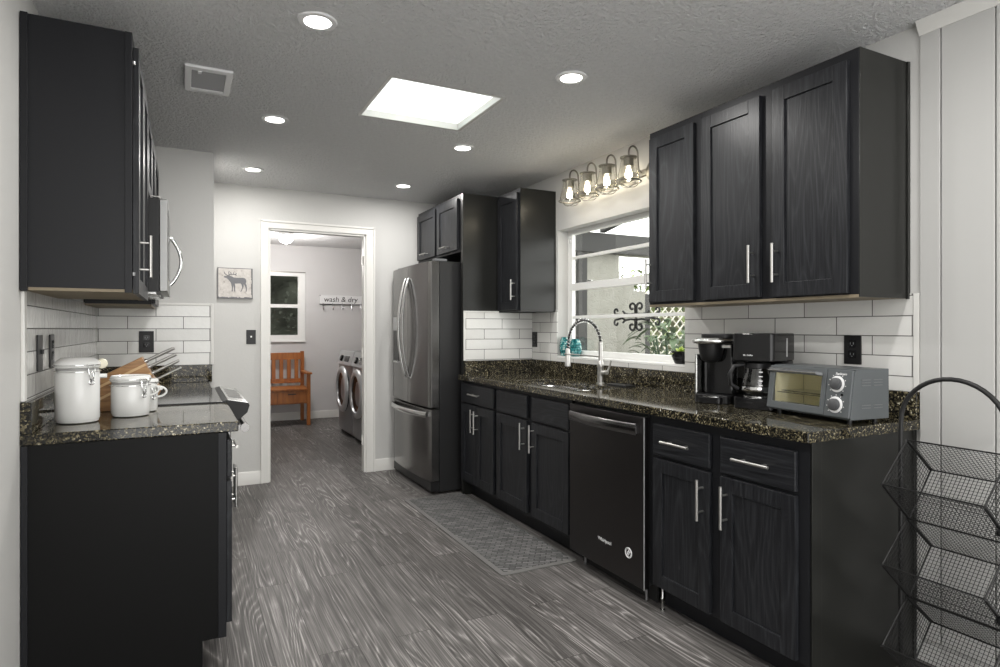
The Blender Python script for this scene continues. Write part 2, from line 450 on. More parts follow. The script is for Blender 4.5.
def thing(name, label, cat, loc=(0, 0, 0), rz=0, group=None):
    o = bpy.data.objects.new(name, None); o.empty_display_size = .1; COL.objects.link(o); o.location = loc; o.rotation_euler = (0, 0, rz)
    return tag(o, label, cat, group)
def copy_tree(o, parent=None):
    c = o.copy(); COL.objects.link(c); c.parent = parent
    for ch in [q for q in SC.objects if q.parent == o]: copy_tree(ch, c)
    return c
def struct(mb, name, material, **kw):
    return mb.build(name, material, kind='structure', **kw)
def text_mesh(txt, size, depth=.0006, shear=0.0, font_scale=1.0):
    cu = bpy.data.curves.new('lettering', 'FONT'); cu.body = txt; cu.size = size; cu.extrude = depth; cu.align_x = 'CENTER'; cu.align_y = 'CENTER'; cu.shear = shear
    tmp = bpy.data.objects.new('lettering', cu); COL.objects.link(tmp)
    bpy.context.view_layer.update(); dg = bpy.context.evaluated_depsgraph_get()
    me = bpy.data.meshes.new_from_object(tmp.evaluated_get(dg)); bpy.data.objects.remove(tmp)
    mb = MB(); mb.add([v.co.copy() for v in me.vertices], [tuple(p.vertices) for p in me.polygons]); return mb

# ================================================================== SETTING
# floor
struct(MB().box(-4.5, XR+.14, -1.5, YLB+.15, -.05, 0), 'floor', 'floor_planks')
# ceiling with the skylight opening
SKY = (.86, 1.425, 2.77, 3.325)
struct(plate(rect(-4.5, XR+.14, -1.5, YLB+.15), [rect(SKY[0]-.021, SKY[1]+.021, SKY[2]-.021, SKY[3]+.021)], 'z', ZC, ZC+.12), 'ceiling', 'ceiling_texture')
s = MB()
x0, x1, y0, y1 = SKY
sh = .30
for bx in ((x0-.02, x0, y0-.02, y1+.02), (x1, x1+.02, y0-.02, y1+.02), (x0, x1, y0-.02, y0), (x0, x1, y1, y1+.02)): s.box(*bx, ZC+.0005, ZC+sh)
sk = thing('skylight', 'square white skylight set in the textured ceiling', 'skylight', ((x0+x1)/2, (y0+y1)/2, ZC+.002))
s.build('shaft', 'trim_white', sk)
MB().box(x0+.001, x1-.001, y0+.001, y1-.001, ZC+.035, ZC+.037).build('diffuser', 'skylight_diffuser', sk)
# right wall with window
W = (2.600, 3.925, 1.045, 1.995)
struct(plate(rect(-1.5, YB+.12, 0, ZC), [rect(*W)], 'x', XR, XR+.14), 'wall_right', 'wall_paint')
# painted boards on the nearest part of the right wall
b_ = MB()
for ya, yb in [(1.291, 1.362), (1.118, 1.287), (.93, 1.114), (.74, .926), (.55, .736), (.36, .546), (.17, .356), (-.02, .166), (-1.2, -.024)]:
    b_.box(XR-.012, XR-.0002, ya, yb, .09, ZC-.001)
o = struct(b_, 'wall_right_boards', 'panel_paint', bev=.0025)
cr = [(XR-.0001, ZC), (XR-.0001, ZC-.050), (XR-.016, ZC-.050), (XR-.019, ZC-.042), (XR-.026, ZC-.032), (XR-.034, ZC-.018), (XR-.037, ZC-.009), (XR-.040, ZC)]
struct(MB().prism(cr, 'y', -1.2, 1.362, True), 'trim_3', 'trim_white')
# left wall
struct(MB().box(XL-.14, XL, -.6, YB+.12, 0, ZC), 'wall_left', 'wall_paint')
# partition at the end of the left counter
struct(MB().box(XL, .18, YS, YB, 0, ZC), 'wall_partition', 'wall_paint')
# back wall with doorway
D0, D1, DZ = .626, 1.425, 2.082
struct(plate([(XL, 0), (D0, 0), (D0, DZ), (D1, DZ), (D1, 0), (XR, 0), (XR, ZC), (XL, ZC)], [], 'y', YB, YB+.07), 'wall_back', 'wall_paint')
# door lining and casing
c_ = MB()
cw = .065
for yy, dy in ((YB, -.018), (YB+.07, .018)):
    for (a, b2) in ((D0-cw, D0-.004), (D1+.004, D1+cw+.018)):
        c_.box(a, b2, yy, yy+dy, 0, DZ+.004)
    c_.box(D0-cw, D1+cw+.018, yy, yy+dy, DZ+.004, DZ+cw+.004)
    for (a, b2) in ((D0-cw, D0-cw+.016), (D1+cw+.002, D1+cw+.018)):
        c_.box(a, b2, yy+dy, yy+dy*1.5, 0, DZ+cw)
    c_.box(D0-cw, D1+cw+.018, yy+dy, yy+dy*1.5, DZ+cw-.012, DZ+cw+.004)
c_.box(D0-.004, D0+.012, YB-.004, YB+.074, 0, DZ); c_.box(D1-.012, D1+.004, YB-.004, YB+.074, 0, DZ); c_.box(D0-.004, D1+.004, YB-.004, YB+.074, DZ-.012, DZ+.004)
dr = struct(c_, 'door_1', 'trim_white', bev=.002, origin=((D0+D1)/2, YB, 0))
for z in (.28, 1.05, 1.86):
    MB().box(D1-.020, D1-.0115, YB+.03, YB+.055, z-.04, z+.04).cyl((D1-.017, YB+.026, z-.042), .006, .084).build('hinge', 'trim_white', dr)
MB().box(D1-.016, D1-.012, YB+.01, YB+.06, DZ-.020, DZ-.0125).build('head_stop', 'trim_white', dr)
# baseboards
def baseboard(name, x0, x1, y, face):
    struct(MB().prism([(y, 0), (y+face*.014, 0), (y+face*.014, .075), (y+face*.009, .088), (y+face*.009, .098), (y+face*.004, .105), (y, .105)], 'x', x0, x1), name, 'trim_white')
baseboard('baseboard_back_left', .18, D0-cw, YB, -1); baseboard('baseboard_back_right', D1+cw+.018, 1.93, YB, -1)
baseboard('baseboard_laundry', -.3, 2.6, YLB, -1)
# laundry room
LW = (.42, 1.50, 1.115, 2.02)
struct(plate(rect(-.44, 2.75, 0, ZC), [rect(*LW)], 'y', YLB, YLB+.14), 'wall_laundry_back', 'laundry_paint')
struct(MB().box(-.44, -.30, YB+.07, YLB, 0, ZC), 'wall_laundry_left', 'laundry_paint')
struct(MB().box(2.60, 2.74, YB+.12, YLB+.0, 0, ZC), 'wall_laundry_right', 'laundry_paint')

# ---------------- kitchen window
wy0, wy1, wz0, wz1 = W
fx0, fx1 = 2.588, 2.632
r = struct(plate(rect(wy0, wy1, wz0, wz1), [rect(wy0+.035, wy1-.035, 1.10, wz1-.03)], 'x', fx0, fx1), 'window_1', 'window_white', bev=.002, origin=(fx0, (wy0+wy1)/2, wz0))
MB().box(fx0-.008, fx1-.006, wy0+.03, wy1-.03, 1.546, 1.597).box(fx0+.006, fx1-.01, wy0+.03, wy1-.03, 1.780, 1.800).box(fx0+.006, fx1-.01, wy0+.03, wy1-.03, 1.336, 1.357)\
    .box(fx0-.004, fx0+.010, wy1-.06, wy1-.03, 1.10, 1.96).box(fx0-.004, fx0+.010, wy0+.03, wy0+.055, 1.10, 1.96).build('sash_bars', 'window_white', r, bev=.0015)
MB().box(fx0+.018, fx0+.022, wy0+.03, wy1-.03, 1.09, 1.97).build('window_pane', 'window_glass', r)
MB().box(fx0-.020, fx0-.006, 3.60, 3.66, 1.599, 1.606).cyl((fx0-.014, 3.63, 1.604), .008, .006).build('sash_lock', 'steel', r, bev=.001)
MB().box(fx0-.012, fx0+.004, wy1-.052, wy1-.038, 1.90, 1.935).build('sash_latch', 'steel', r, bev=.001)
# sill
struct(MB().box(XR-.004, fx0, wy0-.0, wy1+.0, 1.0455, 1.058), 'trim_1', 'window_white', bev=.002)
# ---------------- laundry window
a0, a1, z0, z1 = LW
r = struct(plate(rect(a0-.02, a1+.02, z0-.02, z1+.02), [rect(a0+.06, .93, 1.175, 1.553), rect(a0+.06, .93, 1.60, z1-.03), rect(.97, a1-.075, 1.175, 1.553), rect(.97, a1-.075, 1.60, z1-.03)], 'y', YLB-.012, YLB+.05), 'window_2', 'window_white', bev=.003, origin=(1, YLB, z0))
MB().box(a0, a1, YLB+.02, YLB+.024, z0, z1).build('window_pane', 'window_glass', r)
MB().box(a0-.04, a1+.025, YLB-.03, YLB-.012, z0-.035, z0-.02).build('sill', 'window_white', r)
MB().box(a0-.03, a1+.02, YLB-.03, YLB-.012, z1+.02, z1+.03).build('top_rail', 'antique_metal', r)

# ---------------- tile backsplashes and edge trims
o = MB().box(XR-.008, XR-.0002, 1.388, wy0, 1.0185, 1.395).build('tile_backsplash', 'tile_window_wall'); tag(o, 'white subway tile backsplash behind the coffee makers and toaster oven', 'backsplash')
o = MB().box(XR-.008, XR-.0002, wy1, 4.2915, 1.0185, 1.395).build('tile_backsplash', 'tile_window_wall'); tag(o, 'narrow strip of white subway tile left of the sink window, with a black outlet', 'backsplash')
o = MB().box(XR-.008, XR-.0002, wy0, wy1, 1.0185, 1.0445).build('tile_backsplash', 'tile_window_wall'); tag(o, 'thin line of white tile under the sink window sill', 'backsplash')
o = MB().box(1.905, XR-.009, 4.2922, 4.3, 1.0185, 1.385).build('tile_backsplash', 'tile_fridge_panel'); tag(o, 'white subway tile facing on the side of the tall fridge panel', 'backsplash')
o = MB().box(XL+.0002, XL+.008, 2.548, YS-.0085, 1.0185, 1.40).build('tile_backsplash', 'tile_left_wall'); tag(o, 'white glossy tile on the left wall behind the canisters', 'backsplash')
o = MB().box(XL+.0002, .160, YS-.008, YS-.0002, 1.0185, 1.41).build('tile_backsplash', 'tile_partition'); tag(o, 'white subway tile on the white partition at the far end of the stove', 'backsplash')
tr = MB().box(XR-.014, XR-.0125, 1.362, 1.366, .95, .951)
struct(MB().box(XR-.011, XR-.0002, 1.364, 1.387, 1.0185, 1.395), 'trim_4', 'trim_white', bev=.003)
struct(MB().box(XL+.0002, XL+.012, 2.510, 2.547, .9155+.1035, 1.382), 'trim_5', 'trim_white', bev=.003)
struct(MB().box(.1605, .179, YS-.012, YS-.0002, 1.0265, 1.425).box(XL+.3, .1600, YS-.012, YS-.0002, 1.4105, 1.425), 'trim_6', 'trim_white', bev=.002)
struct(MB().box(1.8895, 1.9045, 4.288, 4.3, 1.0185, 1.385).box(1.8895, 2.19, 4.288, 4.3, 1.3855, 1.397), 'trim_7', 'trim_white', bev=.002)

# ================================================================== CABINETS
def bar_handle(parent, c, length=.165, vertical=True, out=-1):
    """local coordinates of the cabinet root: face is at y=c[1], the bar stands off towards -y"""
    x, y, z = c; mb = MB(); h = length/2; st = .033
    if vertical:
        mb.tube([(x, y-st, z-h), (x, y-st, z+h)], .006, 12)
        for d in (-.048, .048): mb.tube([(x, y, z+d), (x, y-st, z+d)], .0045, 8)
    else:
        mb.tube([(x-h, y-st, z), (x+h, y-st, z)], .006, 12)
        for d in (-.048, .048): mb.tube([(x+d, y, z), (x+d, y-st, z)], .0045, 8)
    return mb
def shaker(x0, x1, z0, z1, y=-.001, t=.019, fr=.058, rec=.009):
    mb = MB()
    mb.box(x0, x0+fr, y-t, y, z0, z1); mb.box(x1-fr, x1, y-t, y, z0, z1)
    mb.box(x0+fr, x1-fr, y-t, y, z0, z0+fr); mb.box(x0+fr, x1-fr, y-t, y, z1-fr, z1)
    mb.box(x0+fr-.002, x1-fr+.002, y-t+rec, y-.002, z0+fr-.002, z1-fr+.002)
    return mb
def put_local(mb, name, material, parent, **kw): return mb.build(name, material, parent, world=False, **kw)
def door(root, x0, x1, z0, z1, hx=None, hz=None, hl=.165, vertical=True, fr=.058, mat_='black_oak', name='door'):
    d = put_local(shaker(x0, x1, z0, z1, fr=fr), name, mat_, root, bev=.0016)
    if hx is not None:
        put_local(bar_handle(root, (hx, -.020, hz), hl, vertical), 'handle', 'brushed_nickel', d)
    return d
def drawer(root, x0, x1, z0, z1, handle=True, hl=.165):
    mb = MB().box(x0, x1, -.020, -.001, z0, z1)
    d = put_local(mb, 'drawer' if handle else 'false_drawer_front', 'black_oak_flat', root, bev=.004, seg=3)
    if handle: put_local(bar_handle(root, ((x0+x1)/2, -.020, (z0+z1)/2), hl, False), 'handle', 'brushed_nickel', d)
    return d
def base_body(root, w, depth=.603, toe_d=.075, hollow=False):
    if hollow:
        P_ = [(0, .11), (toe_d, .11), (toe_d, 0), (depth, 0), (depth, .875), (0, .875)]
        put_local(MB().prism(P_, 'x', 0, .018).prism(P_, 'x', w-.018, w).box(.018, w-.018, 0, .018, .11, .875).box(.018, w-.018, depth-.01, depth, .11, .875).box(.018, w-.018, .018, depth-.01, .11, .128).box(.018, w-.018, toe_d, toe_d+.015, 0, .11), 'body', ['black_face'], root, bev=.001)
        return
    put_local(MB().prism([(0, .11), (toe_d, .11), (toe_d, 0), (depth, 0), (depth, .875), (0, .875)], 'x', 0, w), 'body', ['black_face'], root, bev=.001)
FR = XR-.61   # face frame plane of the right run
RZ = -PI/2
# (1) far base cabinet
Y0 = 4.298
r = thing('base_cabinet', 'narrow two-door black base cabinet beside the refrigerator', 'cabinet', (FR, Y0, 0), RZ, 'black base cabinets under the long counter'); base_body(r, Y0-3.735)
drawer(r, .005, .547, .715, .853)
door(r, .005, .270, .134, .702, .245, .595); door(r, .275, .547, .134, .702, .300, .590)
# (2) sink base
Y0 = 3.733
r = thing('base_cabinet', 'black sink base cabinet with two doors below the faucet', 'cabinet', (FR, Y0, 0), RZ, 'black base cabinets under the long counter'); base_body(r, Y0-2.822, hollow=True)
drawer(r, .033, .440, .712, .850, False); drawer(r, .500, .900, .708, .848, False)
door(r, .033, .440, .134, .696, .412, .600); door(r, .500, .900, .134, .692, .528, .600)
# (3) near base cabinet
Y0 = 2.175
r = thing('base_cabinet', 'black base cabinet with two drawers and two doors below the toaster oven', 'cabinet', (FR, Y0, 0), RZ, 'black base cabinets under the long counter'); base_body(r, Y0-1.384)
drawer(r, .025, .358, .700, .838); drawer(r, .415, .748, .698, .838)
door(r, .025, .358, .118, .684, .325, .570); door(r, .415, .748, .118, .684, .448, .570)
put_local(MB().box(.7912, .7962, 0, .603, 0, .875).box(.7912, .800, .585, .603, 0, .875).box(.7912, .799, 0.0, .05, 0.11, .875), 'end_panel', 'black_side_satin', r, bev=.001)
put_local(MB().lathe([(.0, 0), (.012, 0), (.012, .006), (.005, .008), (.005, .05), (.009, .055), (.005, .06), (.005, .108)], (.045, .020, 0), 'z', 12), 'levelling_foot', 'steel', r)
# dishwasher
r = thing('dishwasher', 'black stainless dishwasher with bar handle under the long counter', 'dishwasher', (FR, 2.800, 0), RZ)
put_local(MB().box(.004, .606, .0, .56, .09, .868), 'body', 'black_matte', r)
d = put_local(MB().box(.004, .606, -.034, -.001, .075, .858), 'door', 'dishwasher_steel', r, bev=.004, seg=3)
put_local(MB().box(.6065, .6090, -.0352, -.0300, .074, .858), 'door_edge', 'washer_light', d)
hp = []
for k in range(17):
    u = k/16; hp.append((.035+u*.54, -.050-.022*math.sin(PI*u), .800))
mbh = MB().tube(hp, .022, 12, flat=(.45, 1.2)); 
mbh.box(.030, .050, -.055, -.034, .782, .818).box(.560, .580, -.055, -.034, .782, .818)
put_local(mbh, 'handle', 'black_stainless', d, bev=0)
tm = text_mesh('Whirlpool', .026); tm.tf(Matrix.Translation((.315, -.0345, .212)) @ Matrix.Rotation(PI/2, 4, 'X')); put_local(tm, 'logo_lettering', 'print_white', d, fixn=False)
bd = MB()
bd.tube([(.50+.023*math.cos(a*PI/16), -.0352, .212+.023*math.sin(a*PI/16)) for a in range(32)], .0022, 6, closed=True)
bd.tube([(.50+.018*math.cos(a*PI/16), -.0352, .212+.018*math.sin(a*PI/16)) for a in range(32)], .0012, 6, closed=True)
for s_ in (-1, 1):
    bd.tube([(.50+s_*(.003+.008*k/8)*math.cos(k*.6), -.0352, .212+s_*(.003+.009*k/8)*math.sin(k*.6)) for k in range(9)], .0018, 5)
put_local(bd, 'round_badge', 'print_white', d)
put_local(MB().box(.01, .60, .05, .06, 0, .09), 'kick_plate', 'black_matte', r)
for x in (.06, .55): put_local(MB().cyl((x, .03, 0), .007, .09, n=12), 'foot', 'washer_grey', r)
# filler between dishwasher and near cabinet
o = MB().box(FR, FR+.5, 2.1762, 2.1885, .11, .875).build('filler_strip', 'black_face'); tag(o, 'slim black filler strip right of the dishwasher', 'filler strip')

# upper cabinets -----------------------------------------------------------
UF = XR-.305
def upper(label, xf, y0, rz, w, z0, z1, doors, depth=.302, group=None, under=True, name='wall_cabinet', fr=.058):
    r = thing(name, label, 'cabinet', (xf, y0, z0), rz, group)
    put_local(MB().box(0, w, 0, depth, .012, z1-z0), 'body', 'black_face', r, bev=.001)
    put_local(MB().box(.001, w-.001, .018, depth, .002, .0119).box(.0, w, 0, .018, 0, .0119), 'underside', 'cabinet_underside' if under else 'black_face', r)
    for dd in doors:
        x0, x1, a, b2 = dd[:4]; hx, hz, hl, vert = dd[4:8]
        door(r, x0, x1, a-z0, b2-z0, hx, hz-z0 if hz else None, hl, vert, fr)
    return r
G = 'black wall cabinets right of the window'
r = upper('single-door black wall cabinet right at the window edge', UF, 2.546, RZ, .366, 1.374, 2.288, [(.016, .330, 1.397, 2.250, .030, 1.545, .155, True)], group=G)
r = upper('two-door black wall cabinet above the toaster oven', UF, 2.1795, RZ, .769, 1.374, 2.288, [(.016, .347, 1.395, 2.250, .318, 1.535, .160, True), (.410, .736, 1.391, 2.250, .437, 1.530, .160, True)], group=G)
put_local(MB().box(.7692, .779, .288, .302, .0, .914).box(.7692, .7735, .0, .287, .002, .914), 'scribe_strip', 'black_side_satin', r, bev=.001)
r = upper('black wall cabinet between the tall fridge panel and the window', UF, 4.2985, RZ, .344, 1.388, 2.292, [(.010, .322, 1.402, 2.262, .292, 1.548, .150, True)], under=False)
put_local(MB().box(.3442, .3475, .0, .302, .0, .904), 'side_panel', 'black_gloss_side' if 'black_gloss_side' in MATS else 'black_side_satin', r)
# cabinet over the fridge
r = upper('short two-door black cabinet above the refrigerator', 1.888, 5.300, RZ, .958, 1.850, 2.292, [(.020, .458, 1.868, 2.262, .24, 1.905, .13, False), (.500, .925, 1.868, 2.262, .71, 1.905, .13, False)], depth=.602, under=False, name='wall_cabinet')
# tall fridge side panel
o = MB().box(1.888, XR-.0005, 4.3005, 4.3395, 0, 2.290).build('fridge_side_panel', 'black_side_satin', bev=.001); tag(o, 'tall black end panel standing between refrigerator and long counter', 'panel')

# left run -----------------------------------------------------------------
LZ = PI/2; LF = .143
r = thing('base_cabinet', 'black base cabinet under the white canisters, left of the room', 'cabinet', (LF, 2.508, 0), LZ); 
put_local(MB().prism([(0, .117), (.08, .117), (.08, 0), (.614, 0), (.614, .875), (0, .875)], 'x', 0.006, .645), 'body', 'black_face', r, bev=.001)
put_local(MB().prism([(0, .117), (.08, .117), (.08, 0), (.614, 0), (.614, .875), (0, .875)], 'x', 0, .0058), 'end_panel', 'black_panel', r)
put_local(MB().box(-.006, -.0002, .596, .614, 0, .875), 'scribe_strip', 'black_face', r, bev=.001)
put_local(MB().box(-.003, -.0002, 0, .028, .117, .875), 'stile', 'black_face', r, bev=.001)
drawer(r, .012, .635, .705, .845); door(r, .012, .320, .163, .690, .285, .60); door(r, .326, .635, .163, .690, .360, .60)
o = MB().box(XL+.004, LF, 3.94, YS-.001, 0.1, .875).box(XL+.004, LF-.06, 3.94, YS-.001, 0, .1).build('base_cabinet', 'black_face', bev=.001); tag(o, 'narrow black filler cabinet between the stove and the partition wall', 'cabinet')
G2 = 'black wall cabinets on the left wall'
ULF = XL+.316
def upper_left(label, y0, w, z0, z1, doors, fr=.055): return upper(label, ULF, y0, LZ, w, z0, z1, doors, depth=.313, group=G2, fr=fr)
r = upper_left('nearest black wall cabinet, hanging above the canisters', 2.500, .655, 1.384, 2.290, [(.012, .322, 1.383, 2.245, .060, 1.520, .150, True), (.330, .645, 1.383, 2.245, None, None, 0, True)])
put_local(MB().box(-.010, -.0002, .293, .313, .0, .906), 'scribe_strip', 'black_face', r, bev=.001)
put_local(MB().box(-.004, -.0002, .0, .022, .0, .906), 'stile', 'black_face', r, bev=.001)
for z in (.06, .795): put_local(MB().cyl((.0, -.004, z), .0055, .012, n=10), 'hinge', 'washer_grey', r)
upper_left('short black wall cabinet directly above the microwave', 3.158, .772, 1.862, 2.290, [(.012, .380, 1.880, 2.245, .34, 1.905, .10, False), (.388, .760, 1.880, 2.245, .43, 1.905, .10, False)])
upper_left('black wall cabinet squeezed between microwave and partition wall', 3.933, .552, 1.384, 2.290, [(.012, .540, 1.400, 2.245, None, None, 0, True)])

# ================================================================== COUNTERTOPS
CR = XR-.650
sinkhole = rrect(1.955, 2.270, 2.86, 3.63, .07)
ct = plate(rect(CR, XR-.001, 1.362, 4.2995), [sinkhole], 'z', .8765, .914)
o = ct.build('countertop', 'granite', bev=.004, seg=3); tag(o, 'long speckled dark granite countertop with the sink cut into it', 'countertop')
o = MB().box(XR-.026, XR-.0005, 1.366, 4.2915, .9145, 1.018).build('granite_upstand', 'granite', bev=.002); tag(o, 'granite upstand strip along the wall behind the sink faucet', 'upstand')
o = MB().box(1.895, XR-.0265, 4.268, 4.2915, .9145, 1.018).build('granite_upstand', 'granite', bev=.002); tag(o, 'short granite upstand strip against the tall fridge panel', 'upstand')
o = MB().box(XL+.0005, .184, 2.500, 3.158, .8765, .914).build('countertop', 'granite', bev=.004, seg=3); tag(o, 'short granite countertop carrying the white canisters', 'countertop')
o = MB().box(XL+.0005, .150, 3.935, YS-.0005, .8765, .914).build('countertop', 'granite', bev=.004, seg=3); tag(o, 'small piece of granite countertop between stove and partition wall', 'countertop')
o = MB().box(XL+.0005, XL+.032, 2.502, 3.157, .9145, 1.018).build('granite_upstand', 'granite', bev=.002); tag(o, 'granite upstand on the left wall behind the tall canister', 'upstand')
o = MB().box(XL+.0005, .168, YS-.028, YS-.0005, .9145, 1.026).build('granite_upstand', 'granite', bev=.002); tag(o, 'granite upstand at the far end of the stove, on the partition wall', 'upstand')

# ---------------- sink and faucet
r = thing('kitchen_sink', 'double-bowl stainless undermount sink in the long granite counter', 'sink', (2.11, 3.245, .70))
def basin(y0, y1):
    mb = MB(); x0, x1 = 1.948, 2.277; top = .876
    loops = []
    for (ins, z) in ((-.012, top), (.0, top-.001), (.006, top-.02), (.014, .74), (.03, .715), (.06, .708)):
        loops.append([(p[0], p[1], z) for p in rrect(x0+ins, x1-ins, y0+ins, y1-ins, max(.07-ins*.4, .02))])
    n = len(loops[0]); vs = [p for l in loops for p in l]; fs = []
    for i in range(len(loops)-1):
        for k in range(n): fs.append((i*n+k, i*n+(k+1) % n, (i+1)*n+(k+1) % n, (i+1)*n+k))
    fs.append(tuple((len(loops)-1)*n+k for k in range(n)))
    mb.add(vs, fs, True); return mb
basin(3.27, 3.638).build('bowl', 'sink_steel', r, fixn=False); basin(2.852, 3.225).build('bowl', 'sink_steel', r, fixn=False)
for yy in (3.45, 3.04): MB().lathe([(.042, 0), (.042, .004), (.03, .006), (.028, .002), (.004, .002), (.004, .008), (.001, .009)], (2.11, yy, .709), 'z', 20).build('drain', 'chrome', r)
r = thing('faucet', 'tall brushed-steel spring faucet at the sink below the window', 'faucet', (2.33, 3.165, .914))
MB().lathe([(.028, 0), (.028, .006), (.020, .010), (.019, .10), (.021, .105), (.021, .135), (.015, .142), (.013, .15), (.013, .265), (.0, .266)], (2.33, 3.165, .9142), 'z', 20).build('body', 'brushed_nickel', r)
arc = []
fy0, fy1 = 3.165, 3.50; R_ = (fy1-fy0)/2; cz = 1.165
for k in range(25):
    a = PI*k/24; arc.append((2.33-.02*(k/24), fy0+R_-R_*math.cos(a), cz+R_*.90*math.sin(a)))
arc = arc+[(2.31, fy1, cz-.03), (2.31, fy1+.004, cz-.05)]
MB().tube([(2.33, fy0, 1.12)]+arc, .0075, 10).build('hose', 'black_matte', r)
# spring coil
coil = []; turns = 24; tot = 12*turns
import bisect
path = [Vector(p) for p in [(2.33, fy0, 1.155)]+arc]; cum = [0]
for i in range(1, len(path)): cum.append(cum[-1]+(path[i]-path[i-1]).length)
for k in range(tot+1):
    s_ = cum[-1]*k/tot; i = min(max(bisect.bisect_right(cum, s_)-1, 0), len(path)-2); f_ = (s_-cum[i])/(cum[i+1]-cum[i])
    p = path[i].lerp(path[i+1], f_); d = (path[i+1]-path[i]).normalized(); u = d.cross(Vector((1, 0, 0))).normalized(); v_ = Vector((1, 0, 0)); a = 2*PI*k/12
    coil.append(p+u*.0125*math.cos(a)+v_*.0125*math.sin(a))
MB().tube(coil, .0022, 5).build('spring', 'chrome', r)
MB().lathe([(.010, .12), (.015, .11), (.016, .03), (.019, .025), (.020, 0), (.012, -.001)], (2.308, 3.504, 1.008), 'z', 18).build('spray_head', 'brushed_nickel', r)
MB().tube([(2.33, 3.165, 1.085), (2.32, 3.33, 1.088), (2.308, 3.485, 1.09)], .005, 8).tube([(2.308+.021*math.cos(k*PI/8), 3.504+.021*math.sin(k*PI/8), 1.09) for k in range(16)], .004, 6, closed=True).build('support_arm', 'brushed_nickel', r)
MB().tube([(2.33, 3.155, .985), (2.335, 3.105, .990)], .014, 12).tube([(2.335, 3.105, .99), (2.345, 3.095, 1.02), (2.35, 3.085, 1.065)], .006, 8).build('lever', 'brushed_nickel', r)
o = MB().prism(rrect(2.31, 2.395, 2.90, 3.09, .012), 'z', .9143, .922).prism(rrect(2.316, 2.389, 2.906, 3.084, .010), 'z', .922, .9245).build('sink_tray', 'black_plastic'); tag(o, 'small flat black tray lying beside the faucet', 'tray')

# ================================================================== FRIDGE
FY0, FY1 = 4.385, 5.325
r = thing('refrigerator', 'stainless french-door refrigerator with bottom freezer drawer', 'refrigerator', (2.05, (FY0+FY1)/2, 0))
MB().box(1.735, XR-.04, FY0+.008, FY1-.008, .02, 1.775).build('body', 'fridge_side', r, bev=.004)
def fdoor(ya, yb, z0, z1, name, m_='fridge_steel'):
    mid = (FY0+FY1)/2; hw = (FY1-FY0)/2; poly = []
    n = 14
    for k in range(n+1):
        y = ya+(yb-ya)*k/n; q = (y-mid)/hw; x = 1.655-.022*(1-q*q)
        e = min((y-FY0), (FY1-y)); 
        if e < .012: x += .012*(1-e/.012)**2
        poly.append((x, y))
    poly += [(1.728, yb), (1.728, ya)]
    return MB().prism(poly, 'z', z0, z1, True).build(name, m_, r, bev=.002)
dl = fdoor(4.842, FY1, .662, 1.772, 'door'); dr_ = fdoor(FY0, 4.836, .662, 1.772, 'door'); fz = fdoor(FY0, FY1, .105, .648, 'freezer_drawer')
for dd, y in ((dl, 4.880), (dr_, 4.800)):
    pts = []
    for k in range(21):
        u = k/20; pts.append((1.628-.062*math.sin(PI*u)**.75, y+(.006 if y > 4.84 else -.006)*math.sin(PI*u), .86+u*.81))
    MB().tube(pts, .0135, 10, flat=(1.0, .8)).build('handle', 'steel', dd)
pts = []
for k in range(21):
    u = k/20; pts.append((1.642-.02*(1-(2*u-1)**2)-.045*math.sin(PI*u)**.6, FY0+.045+u*(FY1-FY0-.09), .608))
MB().tube(pts, .016, 10, flat=(.7, 1.3)).build('handle', 'steel', fz)
dp = MB().box(1.633, 1.66, 5.085, 5.235, 1.245, 1.360)
dp.build('dispenser_panel', 'washer_light', dl, bev=.003)
MB().box(1.634, 1.66, 5.085, 5.235, .985, 1.243).build('dispenser_recess', 'black_gloss', dl, bev=.003)
MB().box(1.622, 1.66, 5.085, 5.235, .972, .986).build('dispenser_tray', 'steel', dl, bev=.002)
MB().box(1.665, 1.735, FY0+.012, FY1-.012, .025, .098).build('base_grille', 'black_plastic', r, bev=.004)
MB().box(1.70, 1.80, FY0+.015, FY0+.07, 1.776, 1.795).box(1.70, 1.80, FY1-.07, FY1-.015, 1.776, 1.795).build('hinge_cover', 'grey_plastic', r, bev=.004)

# ================================================================== RANGE + MICROWAVE
RY0, RY1 = 3.168, 3.930
r = thing('stove', 'slide-in electric stove with black glass top, beside the canister counter', 'stove', (-.14, 3.55, 0))
MB().box(XL+.02, .172, RY0, RY1, .03, .905).build('body', 'black_matte', r)
MB().prism(rrect(XL+.012, .184, RY0-.006, RY1+.006, .004, 2), 'z', .9145, .920).build('glass_cooktop', 'black_gloss', r, bev=.001)
MB().box(XL+.012, XL+.05, RY0, RY1, .9205, .935).build('rear_vent', 'black_plastic', r, bev=.003)
MB().prism([(.160, .9205), (.184, .926), (.276, .908), (.282, .896), (.272, .862), (.238, .832), (.200, .826), (.173, .826), (.173, .905)], 'y', RY0-.004, RY1+.004).build('control_panel', 'black_matte', r, bev=.002)
sl = (.908-.926)/(.276-.184)
def on_slope(xa, xb, ya, yb, h0, h1): return MB().prism([(xa, .926+sl*(xa-.184)+h0), (xb, .926+sl*(xb-.184)+h0), (xb, .926+sl*(xb-.184)+h1), (xa, .926+sl*(xa-.184)+h1)], 'y', ya, yb)
on_slope(.186, .274, RY0-.002, RY1+.002, .0003, .002).build('control_fascia', 'steel', r)
on_slope(.200, .262, RY0+.15, RY1-.15, .0022, .0032).build('touch_display', 'black_gloss', r)
for k in range(5):
    y = RY0+.10+k*.14
MB().box(.173, .200, RY0+.002, RY1-.002, .19, .820).build('oven_door', 'black_stainless', r, bev=.003)
MB().box(.2002, .2015, RY0+.12, RY1-.12, .30, .66).build('oven_window', 'black_gloss', r)
hm = MB().tube([(.262, RY0+.015+k*(RY1-RY0-.03)/8, .788) for k in range(9)], .019, 14, flat=(1.0, 1.1))
